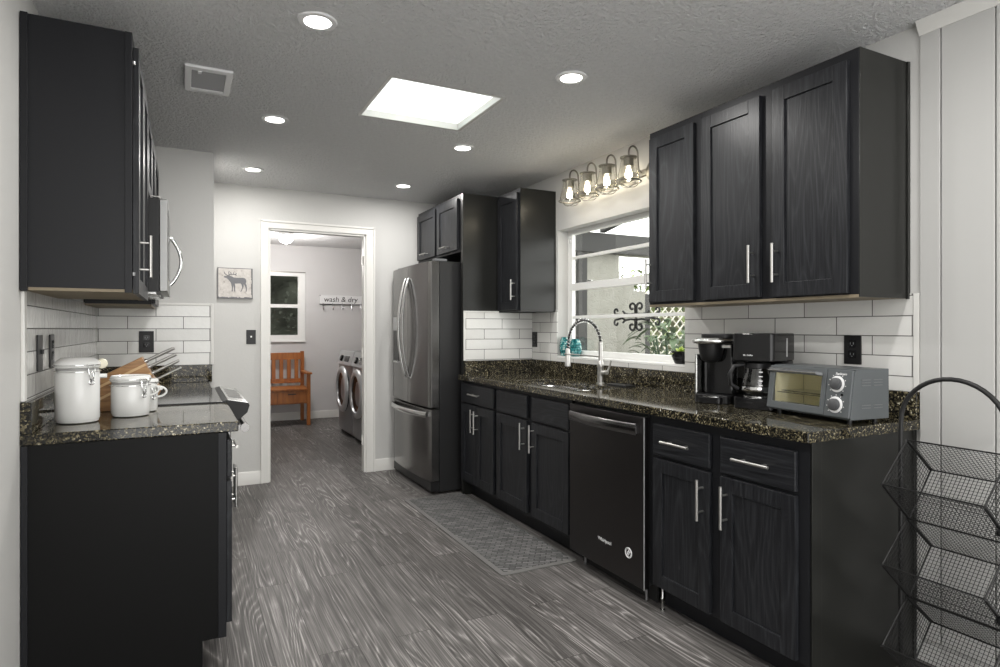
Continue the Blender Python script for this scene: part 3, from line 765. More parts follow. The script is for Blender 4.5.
hm.box(.200, .255, RY0+.03, RY0+.06, .775, .80).box(.200, .255, RY1-.06, RY1-.03, .775, .80); hm.build('oven_handle', 'fridge_steel', r)
MB().box(.173, .203, RY0+.002, RY1-.002, .04, .180).build('storage_drawer', 'steel', r, bev=.003)

r = thing('microwave', 'over-the-range microwave with curved chrome handle on the left wall', 'microwave', (XL+.2, 3.55, 1.425))
MB().box(XL+.002, -.096, 3.162, 3.928, 1.426, 1.845).build('body', 'black_plastic', r, bev=.003)
MB().box(-.0955, -.062, 3.164, 3.742, 1.428, 1.843).build('door', 'microwave_steel', r, bev=.004)
MB().box(-.0955, -.066, 3.744, 3.926, 1.428, 1.843).build('control_panel', 'black_gloss', r, bev=.003)
MB().box(-.0618, -.0605, 3.22, 3.66, 1.50, 1.80).build('door_window', 'black_gloss', r)
pts = [(-.062+.052*math.sin(PI*k/16)**.8, 3.70, 1.490+.25*k/16) for k in range(17)]
MB().tube(pts, .009, 10).build('handle', 'chrome', r)
MB().box(XL+.05, -.11, 3.20, 3.45, 1.4185, 1.4258).box(XL+.05, -.11, 3.60, 3.88, 1.4185, 1.4258).build('vent_filter', 'steel', r)
MB().box(-.20, -.10, 3.47, 3.58, 1.4205, 1.4258).build('cooktop_light', 'plastic_white', r)

# ================================================================== ITEMS ON LEFT COUNTER
def canister(loc, rad, h, label, handle_dir, tab=True, clamp_dir=-.9):
    """white ceramic clamp-lid canister"""
    z0 = .9143
    r = thing('canister', label, 'canister', (loc[0], loc[1], z0), 0, 'white ceramic canisters with clamp lids')
    b0 = h*.80
    put_local(MB().lathe([(rad-.012, 0), (rad-.004, .004), (rad-.002, .012), (rad, .016), (rad, b0-.006), (rad-.002, b0), (rad-.01, b0+.001)], (0, 0, 0), 'z', 40), 'jar', 'ceramic_white', r)
    put_local(MB().lathe([(rad-.012, b0), (rad-.003, b0+.001), (rad-.003, b0+.009), (rad-.012, b0+.010)], (0, 0, 0), 'z', 40), 'seal', 'rubber_seal', r)
    ld = put_local(MB().lathe([(rad-.012, b0+.0102), (rad+.001, b0+.0105), (rad+.003, b0+.016), (rad+.003, b0+.028), (rad-.002, b0+.034), (rad-.012, h-.006), (rad-.02, h-.001), (.001, h)], (0, 0, 0), 'z', 40), 'lid', 'ceramic_white', r)
    wr = rad+.0045
    put_local(MB().tube([(wr*math.cos(a*PI/20), wr*math.sin(a*PI/20), b0-.004) for a in range(40)], .0016, 6, closed=True)
              .tube([((wr+.001)*math.cos(a*PI/20), (wr+.001)*math.sin(a*PI/20), b0+.020) for a in range(40)], .0014, 6, closed=True), 'wire_band', 'chrome', r)
    ca, sa = math.cos(clamp_dir), math.sin(clamp_dir); tx, ty = -sa, ca
    def P(o_, l_, z): return (ca*(rad+o_)+tx*l_, sa*(rad+o_)+ty*l_, z)
    put_local(MB().tube([P(.004, -.012, b0+.022), P(.012, -.012, b0+.012), P(.012, -.008, b0-.02), P(.010, 0, b0-.036), P(.012, .008, b0-.02), P(.012, .012, b0+.012), P(.004, .012, b0+.022)], .0017, 6)
              .tube([P(.008, -.006, b0-.004), P(.014, -.005, b0-.028), P(.010, 0, b0-.046), P(.014, .005, b0-.028), P(.008, .006, b0-.004)], .0028, 6)
              .tube([(P(.012, .009*math.cos(k*PI/6), b0-.042+.009*math.sin(k*PI/6))) for k in range(12)], .0018, 6, closed=True), 'clamp', 'chrome', r)
    if tab:   # side bracket with the ceramic knob
        ca, sa = math.cos(handle_dir), math.sin(handle_dir); tx, ty = -sa, ca
        put_local(MB().tube([(ca*(rad-.002), sa*(rad-.002), h*.70), (ca*(rad+.022), sa*(rad+.022), h*.70)], .009, 8, flat=(1.2, 1)), 'bracket', 'ceramic_white', r)
        put_local(MB().lathe([(.001, -.006), (.016, -.005), (.019, 0), (.016, .005), (.001, .006)], (0, 0, 0), 'y', 20).tf(Matrix.Translation((ca*(rad+.006), sa*(rad+.006), b0+.022)) @ Matrix.Rotation(handle_dir, 4, 'Z')), 'knob', 'cream', ld)
    else:
        ca, sa = math.cos(handle_dir), math.sin(handle_dir)
        pts = [(ca*(rad-.004+.036*math.sin(PI*k/12)), sa*(rad-.004+.036*math.sin(PI*k/12)), h*.62+.022*math.cos(PI*k/12)) for k in range(13)]
        put_local(MB().tube(pts, .0055, 8, flat=(1.6, .9)), 'handle', 'ceramic_white', r)
        put_local(MB().box(rad-.004, rad+.018, -.009, .009, h*.62+.006, h*.62+.022).tf(Matrix.Rotation(handle_dir, 4, 'Z')), 'bracket', 'ceramic_white', r, bev=.003)
    return r
canister((-.348, 2.752), .070, .240, 'tallest white ceramic canister, closest to the left wall', .1)
canister((-.186, 2.862), .068, .158, 'medium white ceramic canister in front of the wooden knife block', .3, tab=False)
canister((-.146, 2.987), .0505, .128, 'smallest white ceramic canister, mostly hidden behind the medium one', .1, tab=False)

# knife block: slanted wooden block, knives pointing up and right
kb = thing('knife_block', 'slanted wooden knife block behind the white canisters', 'knife block', (-.30, 3.01, .9143))
ang = math.radians(27)
T = (-.158, 1.139); fl = .162; fa = math.radians(-63)
Bq = (T[0]+fl*math.cos(fa), T[1]+fl*math.sin(fa))
Lq = (T[0]-.225*math.cos(ang), T[1]-.235*math.sin(ang))
prof = [T, Bq, (Bq[0]-.035, .9144), (Lq[0]+.02, .9144), (Lq[0]-.012, .935), Lq]
MB().prism(prof, 'y', 3.040, 3.140).build('block', 'block_wood', kb, bev=.003)
nx_, nz_ = math.cos(ang), math.sin(ang); dx_, dz_ = math.cos(fa), math.sin(fa)
for q in (.030, .075):
    MB().prism([(T[0]+dx_*q, T[1]+dz_*q), (T[0]+dx_*(q+.010), T[1]+dz_*(q+.010)), (Lq[0]+dx_*(q+.010)+.012, Lq[1]+dz_*(q+.010)+.006), (Lq[0]+dx_*q+.012, Lq[1]+dz_*q+.006)], 'y', 3.0393, 3.0399).build('light_stripe', 'block_wood_light', kb)
for k, (yy, q, ll) in enumerate([(3.062, .022, .120), (3.112, .026, .125), (3.062, .050, .118), (3.112, .054, .118), (3.062, .080, .118), (3.112, .084, .110), (3.062, .112, .112)]):
    p0 = Vector((T[0]+dx_*q+nx_*.001, yy, T[1]+dz_*q+nz_*.001)); d_ = Vector((nx_, 0, nz_))
    kn = thing('kitchen_knife', 'steel knife handle sticking out of the wooden knife block', 'knife', p0, 0, 'steel-handled knives in the knife block')
    MB().tube([p0, p0+d_*.010], .0075, 10).build('bolster', 'chrome', kn)
    MB().tube([p0+d_*.0105, p0+d_*.06, p0+d_*ll], [.0050, .0058, .0056], 10).build('handle', 'brushed_nickel', kn)

# ================================================================== APPLIANCES ON RIGHT COUNTER
# single-serve coffee machine (local: front -y)
r = thing('pod_coffee_machine', 'black single-serve coffee machine with silver lid handle', 'coffee machine', (2.172, 2.103, .9143), math.radians(-71))
def rb(x0, x1, y0, y1, r_, z0, z1, n=6): return MB().prism(rrect(x0, x1, y0, y1, r_, n), 'z', z0, z1, True)
Wk = .088
put_local(rb(-Wk, Wk, .0, .27, .03, 0, .040), 'base', 'black_plastic', r, bev=.004)
put_local(rb(-.060, .060, -.02, .10, .03, .0005, .030), 'drip_tray', 'black_gloss', r, bev=.003)
put_local(MB().lathe([(.054, 0), (.054, .003), (.05, .0032)], (0, .035, .0305), 'z', 28), 'drip_grate', 'steel', r)
put_local(rb(-.075, .088, .060, .27, .030, .0405, .277), 'column', 'black_gloss', r, bev=.003)
put_local(rb(-.089, -.076, .02, .24, .006, .041, .225), 'side_trim', 'steel', r, bev=.002)
put_local(rb(.0885, .092, .08, .24, .001, .05, .22), 'water_tank', 'smoked_glass', r, bev=.002)
put_local(MB().lathe([(.026, 0), (.043, .012), (.052, .04), (.058, .075), (.060, .088)], (-.012, .030, .190), 'z', 32), 'brew_head', 'black_plastic', r)
put_local(rb(-Wk, Wk, -.028, .26, .05, .278, .298).prism(rrect(-.075, .075, .03, .25, .04, 6), 'z', .298, .322, True), 'lid', 'black_plastic', r, bev=.006)
hp = [(-.086, .05, .286), (-.080, .0, .288), (-.052, -.036, .288), (0, -.050, .288), (.052, -.036, .288), (.080, .0, .288), (.086, .05, .286)]
put_local(MB().tube(hp, .010, 10, flat=(1.0, 1.15)).box(-.055, .055, -.034, .01, .2985, .303), 'lid_handle', 'steel', r)
put_local(MB().box(.040, .085, .02, .028, .258, .270), 'buttons', 'steel', r)

# drip coffee maker
r = thing('drip_coffee_maker', 'black drip coffee maker with glass carafe, next to the toaster oven', 'coffee maker', (2.190, 1.868, .9143), math.radians(-74))
Wd = .087
put_local(rb(-Wd, Wd, -.03, .20, .02, .0, .050), 'base', 'black_gloss', r, bev=.004)
put_local(MB().lathe([(.060, 0), (.060, .004), (.05, .0045)], (-.005, .04, .0505), 'z', 28), 'hot_plate', 'steel', r)
put_local(rb(-Wd, Wd, .115, .20, .02, .0505, .205), 'column', 'black_gloss', r, bev=.003)
put_local(rb(-Wd-.002, Wd+.004, -.035, .20, .02, .2055, .326), 'water_tank', 'black_gloss', r, bev=.006)
put_local(MB().box(Wd+.0042, Wd+.0055, .10, .112, .225, .305), 'water_level_window', 'washer_light', r)
tm = text_mesh('Mr. Coffee', .0095); tm.tf(Matrix.Translation((-.015, -.0356, .232)) @ Matrix.Rotation(PI/2, 4, 'X')); put_local(tm, 'logo_lettering', 'print_white', r, fixn=False)
cf = put_local(MB().lathe([(.050, 0), (.060, .008), (.064, .03), (.062, .07), (.050, .105), (.047, .125)], (-.005, .035, .056), 'z', 36, caps=False), 'carafe', 'carafe_glass', r)
put_local(MB().lathe([(.051, .118), (.053, .120), (.053, .140), (.04, .146), (.001, .147)], (-.005, .035, .056), 'z', 32), 'carafe_lid', 'black_plastic', cf)
put_local(MB().lathe([(.0655, .022), (.0665, .024), (.0665, .038), (.0655, .040)], (-.005, .035, .056), 'z', 36, caps=False), 'carafe_band', 'chrome', cf)
put_local(MB().tube([(-.045, -.008, .190), (-.072, -.045, .185), (-.085, -.060, .150), (-.082, -.055, .105), (-.062, -.030, .085)], .009, 10, flat=(1.1, .9)), 'carafe_handle', 'black_plastic', cf)
mk = MB()
for k, z in enumerate((.160, .141, .122, .103)): mk.box(.030, .046, -.0305, -.0295, z, z+.004)
put_local(mk, 'measure_marks', 'print_white', cf)

# toaster oven
TA = math.radians(-96.2)
r = thing('toaster_oven', 'grey toaster oven with glass door and two dials on the granite counter', 'toaster oven', (2.146, 1.588, .9143), TA)
TW = .385; hw = TW/2; TD = .192
# body side profile (y,z); front slants back towards the top
prof = [(0, .016), (TD, .016), (TD, .198), (.035, .198), (.022, .190), (0.0, .03)]
bm_ = MB()
th = .006
bm_.prism(prof, 'x', hw-.006, hw).prism(prof, 'x', -hw, -hw+.006)              # sides
bm_.box(-hw+.0062, hw-.0062, .036, TD, .192, .198).box(-hw+.0062, hw-.0062, .004, TD, .016, .022).box(-hw+.0062, hw-.0062, TD-.006, TD, .022, .192)
put_local(bm_, 'body', 'toaster_grey', r, bev=.0015)
# vents on the near side (raised ribs)
vn = MB()
for (yy) in (.075, .135):
    for z in (.056, .066, .138, .148, .158): vn.box(hw+.0002, hw+.0022, yy-.022, yy+.022, z, z+.0028)
put_local(vn, 'side_vents', 'grey_plastic', r)
bm_ = MB()  # inner lining
bm_.box(-hw+.008, hw-.115, .028, TD-.008, .0225, .0235).box(-hw+.008, hw-.115, TD-.009, TD-.0075, .024, .182).box(-hw+.0063, -hw+.0075, .028, TD-.01, .0235, .182).box(hw-.115, hw-.1135, .028, TD-.01, .0235, .182).box(-hw+.008, hw-.115, .04, TD-.01, .182, .1835)
put_local(bm_, 'oven_cavity', 'warm_interior', r)
rk = MB()
for k in range(12): rk.tube([(-hw+.010+k*.0225, .035, .085), (-hw+.010+k*.0225, TD-.012, .085)], .0012, 5)
rk.tube([(-hw+.009, .036, .085), (hw-.118, .036, .085)], .0022, 6).tube([(-hw+.009, TD-.013, .085), (hw-.118, TD-.013, .085)], .0022, 6)
put_local(rk, 'wire_rack', 'steel', r)
put_local(MB().box(-hw+.02, hw-.125, .05, TD-.03, .090, .093).tube([(-hw+.03, .038, .045), (hw-.13, .038, .045)], .003, 6), 'tray_and_element', 'steel', r)
SL = math.atan2(.022, .160)      # front slant
def FRONT(mb): return mb.tf(Matrix.Translation((0, 0.0, .030)) @ Matrix.Rotation(-SL, 4, 'X'))
fd = FRONT(plate(rect(-hw+.001, hw-.108, -.008, .165), [rect(-hw+.026, hw-.128, .020, .137)], 'y', -.012, -.001)); 
fdo = put_local(fd, 'door', 'toaster_grey', r, bev=.002)
put_local(FRONT(MB().box(-hw+.02, hw-.122, -.007, -.005, .014, .138)), 'door_glass', 'oven_glass', fdo)
put_local(FRONT(MB().tube([(-hw+.018, -.014, .142), (-hw+.022, -.032, .144), (hw-.135, -.032, .144), (hw-.131, -.014, .142)], .009, 10, flat=(1, .8))), 'door_handle', 'grey_plastic', fdo)
put_local(FRONT(MB().tube([(-hw+.018, -.042, .144), (hw-.133, -.042, .144)], .0022, 6).tube([(-hw+.02, -.040, .152), (hw-.134, -.040, .152)], .0012, 6)), 'handle_trim', 'steel', fdo)
cp = put_local(FRONT(MB().box(hw-.106, hw-.001, -.010, -.001, -.008, .165)), 'control_panel', 'toaster_grey', r, bev=.002)
for zz in (.112, .036):
    k_ = put_local(FRONT(MB().lathe([(.030, 0), (.030, -.003), (.027, -.0035)], (hw-.060, -.0102, zz), 'y', 32)), 'dial_ring', 'plastic_white', r)
    put_local(FRONT(MB().lathe([(.0225, 0), (.0215, -.012), (.019, -.014), (.0, -.0141)], (hw-.060, -.0138, zz), 'y', 32)), 'dial', 'dial_grey', r)
    tk = MB()
    for q in range(9):
        a = -2.3+q*.575; tk.box(-.0015, .0015, -.0112, -.0102, .0335, .0375).tf(Matrix.Translation((hw-.060, 0, zz)) @ Matrix.Rotation(a, 4, 'Y'), len(tk.v)-8)
    put_local(FRONT(tk), 'dial_marks', 'print_white', r)
tm = text_mesh('Sunbeam', .013, shear=.3); tm.tf(Matrix.Translation((hw-.048, -.0108, .150)) @ Matrix.Rotation(PI/2, 4, 'X')); put_local(FRONT(tm), 'logo_lettering', 'print_white', r, fixn=False)
put_local(FRONT(MB().lathe([(.004, 0), (.004, -.003)], (hw-.035, -.0102, .074), 'y', 12)), 'indicator_light', 'black_gloss', r)
for x in (-hw+.03, hw-.03):
    for y in (.03, TD-.035): put_local(MB().cyl((x, y, 0), .009, .0158, n=14), 'foot', 'black_plastic', r)

# ================================================================== OUTLETS / SWITCHES
def outlet(name, label, c, normal, w=.075, h=.120, kind='outlet'):
    """plate centred on c on the wall with outward normal"""
    rz = {'-x': -PI/2, '+x': PI/2, '-y': 0.0}[normal]
    r = thing(name, label, kind, c, rz)
    put_local(MB().box(-w/2, w/2, -.006, -.0003, -h/2, h/2), 'cover_plate', 'black_plastic', r, bev=.002)
    if kind == 'outlet':
        for z in (-.028, .016):
            s1 = put_local(MB().prism(rrect(-.017, .017, z-.006, z+.026, .006, 4), 'y', -.0085, -.0062), 'socket', 'black_gloss', r)
            put_local(MB().box(-.008, -.0055, -.0092, -.0086, z+.006, z+.015).box(.0055, .008, -.0092, -.0086, z+.006, z+.015).box(-.002, .002, -.0092, -.0086, z-.001, z+.003), 'slots', 'grey_plastic', s1)
    else:
        put_local(MB().box(-.005, .005, -.016, -.0062, -.004, .012), 'toggle', 'black_gloss' if name != 'wall_switch_pale' else 'steel', r, bev=.001)
    return r
outlet('wall_outlet', 'black wall outlet on white tile above the toaster oven', (XR-.008, 1.626, 1.172), '-x')
outlet('wall_outlet', 'black wall outlet on white tile left of the sink window', (XR-.008, 4.250, 1.176), '-x')
outlet('wall_outlet', 'black wall outlet on the tiled partition above the stove', (-.206, YS-.008, 1.178), '-y', .082, .135)
outlet('wall_switch', 'black light switch on left tiled wall, nearer the room', (XL+.008, 2.755, 1.172), '+x', .085, .13, 'light switch')
outlet('wall_outlet', 'black outlet on left tiled wall beside the switch', (XL+.008, 2.985, 1.172), '+x', .085, .13)
r = outlet('wall_switch', 'black light switch beside the laundry doorway', (.489, YB, 1.194), '-y', .072, .115, 'light switch')
put_local(MB().box(-.006, .006, -.019, -.0165, -.004, .009), 'toggle_tip', 'plastic_white', r)

# ================================================================== CEILING ITEMS
def recessed(loc, label):
    r = thing('recessed_light', label, 'ceiling light', (loc[0], loc[1], ZC), 0, 'recessed ceiling lights')
    put_local(MB().lathe([(.050, -.0075), (.069, -.007), (.073, -.003), (.073, -.0006), (.050, -.0006), (.050, -.0075)], (0, 0, 0), 'z', 40, caps=False), 'trim_ring', 'plastic_white', r)
    put_local(MB().lathe([(.0495, -.0035), (.0495, -.0015)], (0, 0, 0), 'z', 40), 'lens', 'lamp_glow', r)
labs = ['recessed ceiling light nearest the left side, in front of the air vent', 'recessed ceiling light right of the skylight, nearest the wall cabinets',
        'recessed ceiling light between the air vent and the doorway, left row middle', 'recessed ceiling light behind the skylight, right row middle',
        'farthest recessed ceiling light on the left, near the back wall', 'farthest recessed ceiling light on the right, near the refrigerator']
for l, t_ in zip(LIGHT_POS, labs): recessed(l, t_)
r = thing('air_vent', 'white rectangular air vent in the ceiling', 'vent', (.103, 3.175, ZC))
vm = plate(rect(-.098, .098, -.155, .155), [rect(-.070, .070, -.118, .118)], 'z', -.0145, -.0006); put_local(vm, 'frame', 'washer_light' if False else 'plastic_white', r, bev=.003)
sl_ = MB()
for k in range(14): sl_.prism([(-.118+k*.0175, -.0005), (-.118+k*.0175+.013, -.011), (-.118+k*.0175+.015, -.010), (-.118+k*.0175+.003, -.0005)], 'x', -.070, .070)
put_local(sl_, 'slats', 'vent_grey', r); put_local(MB().box(-.07, .07, -.118, .118, -.0006, -.0002), 'backing', 'grey_plastic', r)
put_local(MB().box(-.045, -.03, -.125, -.100, -.020, -.0148), 'lever', 'plastic_white', r)

# ---------------- vanity light over window
r = thing('vanity_light', 'four-lamp wall light with clear glass shades above the sink window', 'wall light', (XR, 3.25, 2.2))
MB().box(XR-.022, XR-.0004, 2.83, 3.72, 2.185, 2.225).build('wall_bar', 'antique_metal', r, bev=.003)
MB().lathe([(.062, 0), (.062, -.012), (.05, -.022), (.02, -.028), (.001, -.028)], (XR-.0004, 2.86, 2.205), 'x', 32).build('canopy', 'antique_metal', r)
for y in (3.585, 3.375, 3.165, 2.95):
    x = XR-.12; top = 2.285
    la = MB()
    pts = [(XR-.02, y, 2.205), (XR-.045, y, 2.225)]
    for k in range(13):
        a = PI*k/12; pts.append((XR-.085+.035*math.cos(a), y, 2.315+.045*math.sin(a)))
    pts.append((x, y, 2.295)); la.tube(pts, .0055, 8)
    lamp = la.build('arm', 'antique_metal', r)
    MB().lathe([(.001, .012), (.012, .012), (.052, .002), (.052, -.003), (.030, -.006), (.030, -.055), (.020, -.060), (.001, -.060)], (x, y, top+.003), 'z', 28).build('socket_cup', 'antique_metal', lamp)
    MB().lathe([(.044, 0), (.052, -.05), (.067, -.115), (.070, -.135), (.0685, -.135), (.0655, -.115), (.0505, -.05), (.0425, 0), (.044, 0)], (x, y, top-.004), 'z', 32, caps=False).build('glass_shade', 'lamp_glass', lamp, fixn=False)
    cg = MB().tube([(x+.073*math.cos(k*PI/16), y+.073*math.sin(k*PI/16), top-.142) for k in range(32)], .0055, 8, closed=True)
    for a in (0, PI/2):
        cg.tube([(x+.071*math.cos(a)*math.cos(PI*k/10), y+.071*math.sin(a)*math.cos(PI*k/10), top-.145-.030*math.sin(PI*k/10)) for k in range(11)], .0024, 6)
    cg.build('cage_ring', 'antique_metal', lamp)
    MB().lathe([(.001, -.058), (.010, -.060), (.013, -.072), (.019, -.090), (.0205, -.105), (.016, -.122), (.008, -.131), (.001, -.133)], (x, y, top), 'z', 20).build('bulb', 'bulb_glow', lamp)

# ================================================================== ON THE WINDOW SILL
def vase(c, rad, h, label):
    prof = [(rad*.62, 0), (rad*.80, .004)]
    n = 9
    for k in range(n*4+1):
        u = k/(n*4); rr = rad*(.80+.22*math.sin(PI*min(u*1.05, 1))) + .0022*math.sin(u*n*2*PI)
        prof.append((rr, .006+u*(h*.86)))
    prof += [(rad*.70, h*.92), (rad*.62, h*.95), (rad*.66, h), (rad*.58, h), (rad*.52, h*.93), (rad*.5, h*.5)]
    o = MB().lathe(prof, c, 'z', 32).build('vase', 'teal_glaze', origin=c); tag(o, label, 'vase', 'ribbed teal vases on the window sill')
vase((2.532, 3.882, 1.0583), .040, .140, 'ribbed teal vase on the sill, left one against the window reveal')
vase((2.548, 3.765, 1.0583), .044, .128, 'ribbed teal vase on the sill, right one behind the spray head')
r = thing('potted_plant', 'black ribbed pot with lime green leaves at the right end of the sill', 'plant', (2.548, 2.690, 1.0583))
prof = [(.030, 0), (.034, .003)]
for k in range(25): prof.append((.036+.018*math.sin(min(1, k/24*1.1)*PI*.55)+.0012*math.sin(k*2), .004+.066*k/24))
prof += [(.050, .074), (.044, .074), (.042, .060), (.001, .058)]
put_local(MB().lathe(prof, (0, 0, 0), 'z', 28), 'pot', 'black_gloss', r)
def leaf(mb, base, d, length, width, droop=.4, mi=0):
    d = Vector(d).normalized(); side = d.cross(Vector((0, 0, 1)));
    if side.length < .05: side = Vector((1, 0, 0))
    side.normalize(); vs = []; n = 5
    for k in range(n+1):
        u = k/n; p = Vector(base)+d*length*u+Vector((0, 0, -droop*length*u*u)); wd = width*math.sin(PI*min(.05+u*.93, 1))
        up = side.cross(d).normalized()*width*.25
        vs += [p-side*wd*.5+up*.5, p, p+side*wd*.5+up*.5]
    fs = []
    for k in range(n):
        for q in (0, 1): fs.append((k*3+q, k*3+q+1, k*3+q+4, k*3+q+3))
    mb.add(vs, fs, True, mi)
lf = MB()
for k in range(34):
    a = random.uniform(0, 2*PI); e = random.uniform(.25, 1.3)
    leaf(lf, (random.uniform(-.02, .02), random.uniform(-.02, .02), .058), (math.cos(a)*math.cos(e)*.7, math.sin(a)*math.cos(e), math.sin(e)), random.uniform(.05, .10), .016, .5)
put_local(lf, 'foliage', 'leaf_bright', r, fixn=False)

# ---------------- iron scroll hung on the window
def spiral(cx, cz, r0, turns, a0, sgn, n=26):
    return [(cx+sgn*(r0*(1-.72*k/n))*math.cos(a0+turns*2*PI*k/n), cz+(r0*(1-.72*k/n))*math.sin(a0+turns*2*PI*k/n)) for k in range(n+1)]
sc = MB(); SX = 2.648; cy, cz = 3.209, 1.340
for vz in (1, -1):
    for sy in (1, -1):
        # inner heart curl
        pts = [(0.004*sy, .0), (.006*sy, .025)]+[(sy*(.034)+p[0]*sy, .050+p[1]) for p in [( -.028*math.cos(k*.42)*(1-.045*k)*1.0, .028*math.sin(k*.42)*(1-.045*k)) for k in range(14)]]
        sc.tube([(SX, cy+p[0]*1.15, cz+vz*(.012+p[1]*1.05)) for p in pts], .008, 6)
        pts = [(sy*.008, .016), (sy*.05, .012), (sy*.10, .018), (sy*.125, .034)]
        pts2 = [(sy*.10, .018), (sy*.135, .004), (sy*.175, .012)]+[(sy*(.190+.024*math.sin(k*.45)*(1-.05*k)), .036-.024*math.cos(k*.45)*(1-.05*k)) for k in range(12)]
        sc.tube([(SX, cy+p[0]*1.08, cz+vz*(.004+p[1])) for p in pts], .0075, 6); sc.tube([(SX, cy+p[0]*1.08, cz+vz*(.004+p[1])) for p in pts2], .0075, 6)
sc.tube([(SX, cy-.21, cz), (SX, cy+.21, cz)], .004, 6).tube([(SX, cy, cz-.075), (SX, cy, cz+.075)], .006, 6)
o = sc.build('scroll_ornament', 'black_iron'); tag(o, 'black iron scroll ornament seen through the sink window', 'ornament')

# ================================================================== BACK WALL ITEMS
r = thing('elk_picture', 'square distressed board picture of a grey elk on the back wall', 'picture', (.3705, YB, 1.624))
put_local(MB().box(-.129, .129, -.022, -.0006, -.121, .121), 'board', 'distressed_board', r, bev=.002)
eg = MB()
w_ = .129; 
def sq(a, b2, n, amp):  # uneven dark edge
    return [(a[0]+(b2[0]-a[0])*k/n, a[1]+(b2[1]-a[1])*k/n) for k in range(n+1)]
for (x0_, x1_, z0_, z1_) in ((-.1295, .1295, -.1215, -.1150), (-.1295, -.1235, -.1215, .1215), (.122, .1295, -.1215, .1215), (-.1295, .1295, .1165, .1215)):
    eg.box(x0_, x1_, -.0228, -.0005, z0_, z1_)
for k in range(26):
    x = random.uniform(-.125, .125); eg.box(x-.006, x+.006, -.0226, -.02, -.118, -.118+random.uniform(.002, .010))
    z = random.uniform(-.115, .115); eg.box(.118, .125, -.0226, -.02, z-.006, z+.005)
put_local(eg, 'worn_edge', 'moose_grey', r)
ek = [(-.086, .052), (-.078, .060), (-.060, .060), (-.050, .066), (-.038, .062), (-.024, .058), (-.012, .050), (.010, .048), (.040, .050), (.060, .050), (.074, .044), (.080, .034), (.081, .018), (.077, .004),
      (.084, -.010), (.086, -.030), (.084, -.060), (.076, -.062), (.078, -.046), (.074, -.024), (.066, -.008), (.062, .0), (.062, -.016), (.054, -.040), (.046, -.060), (.036, -.066), (.044, -.048), (.050, -.028), (.046, -.006), (.038, .004),
      (.010, .002), (-.004, .002), (.0, -.02), (-.002, -.046), (.0, -.062), (-.010, -.062), (-.010, -.040), (-.014, -.012), (-.018, -.04), (-.018, -.062), (-.027, -.062), (-.026, -.030), (-.030, -.004), (-.036, .012), (-.050, .030), (-.062, .044), (-.078, .046)]
em = MB(); o_ = bmesh.new(); vs = [o_.verts.new((p[0]*1.0, -.0232, p[1]-.004)) for p in ek]; es = [o_.edges.new((vs[i], vs[(i+1) % len(vs)])) for i in range(len(vs))]
rr = bmesh.ops.triangle_fill(o_, edges=es, use_beauty=True); o_.verts.index_update()
em.add([v.co.copy() for v in o_.verts], [tuple(v.index for v in f.verts) for f in o_.faces]); o_.free()
antl = [[(-.052, .060), (-.066, .070), (-.078, .080), (-.082, .094)], [(-.052, .060), (-.040, .072), (-.022, .076), (-.004, .074), (.010, .068)], [(-.030, .074), (-.034, .092)], [(-.012, .076), (-.012, .092)], [(.002, .072), (.008, .086)], [(-.046, .066), (-.048, .092), (-.044, .100)]]
for a in antl: em.tube([(p[0], -.0232, p[1]-.004) for p in a], .0028, 6, flat=(.3, 1) if False else None)
put_local(em, 'elk_silhouette', 'moose_grey', r, fixn=False)

# ---------------- laundry items
r = thing('hook_rail', 'white wooden hook rail with hand-lettered words on the laundry wall', 'hook rail', (2.03, YLB, 1.66))
put_local(MB().box(-.315, .315, -.018, -.0006, -.050, .075), 'board', 'plastic_white', r, bev=.002)
put_local(MB().box(-.318, .318, -.020, -.0182, -.056, -.044).box(.306, .318, -.020, -.0182, -.056, .078).box(-.318, -.300, -.020, -.0182, .070, .078), 'dark_edge', 'print_black', r)
tm = text_mesh('wash & dry', .105, .001, .15); tm.tf(Matrix.Translation((-.02, -.0195, .018)) @ Matrix.Rotation(PI/2, 4, 'X')); put_local(tm, 'hand_lettering', 'print_black', r, fixn=False)
for k in range(5):
    x = -.27+k*.135
    put_local(MB().tube([(x, -.019, -.035), (x, -.022, -.09), (x, -.035, -.125), (x, -.062, -.125), (x, -.072, -.100)], .006, 6).tube([(x, -.022, -.055), (x, -.05, -.045)], .006, 6), 'hook', 'washer_grey', r)
r = thing('ceiling_lamp', 'small glass flush ceiling lamp in the laundry room', 'ceiling light', (1.11, 7.86, ZC))
put_local(MB().lathe([(.085, -.0006), (.085, -.012), (.07, -.02), (.06, -.03)], (0, 0, 0), 'z', 28), 'base', 'plastic_white', r)
put_local(MB().lathe([(.055, -.022), (.080, -.035), (.086, -.06), (.080, -.085), (.058, -.108), (.03, -.118), (.010, -.122), (.010, -.134), (.001, -.136)], (0, 0, 0), 'z', 32), 'glass_bowl', 'globe_glow', r)

# storage bench
r = thing('storage_bench', 'honey brown wooden bench with slatted back and drawers in the laundry', 'bench', (.92, 8.62, 0))
bx0, bx1, by0, by1 = .30, 1.485, 8.34, 8.88
for x in (bx0, bx1-.045):
    MB().box(x, x+.045, by1-.05, by1, 0, .955).build('back_post', 'bench_wood', r, bev=.003)
    MB().box(x, x+.045, by0, by0+.045, 0, .665).build('front_post', 'bench_wood', r, bev=.003)
    MB().box(x-.008, x+.062, by0-.03, by1-.04, .665, .690).build('armrest', 'bench_wood', r, bev=.004)
    MB().box(x+.010, x+.035, by0+.045, by1-.05, .30, .46).build('side_panel', 'bench_wood', r, bev=.002)
MB().box(bx0+.045, bx1-.045, by1-.04, by1-.012, .84, .935).build('top_rail', 'bench_wood', r, bev=.003)
MB().box(bx0+.045, bx1-.045, by1-.04, by1-.012, .52, .58).build('lower_rail', 'bench_wood', r, bev=.003)
ns = 11
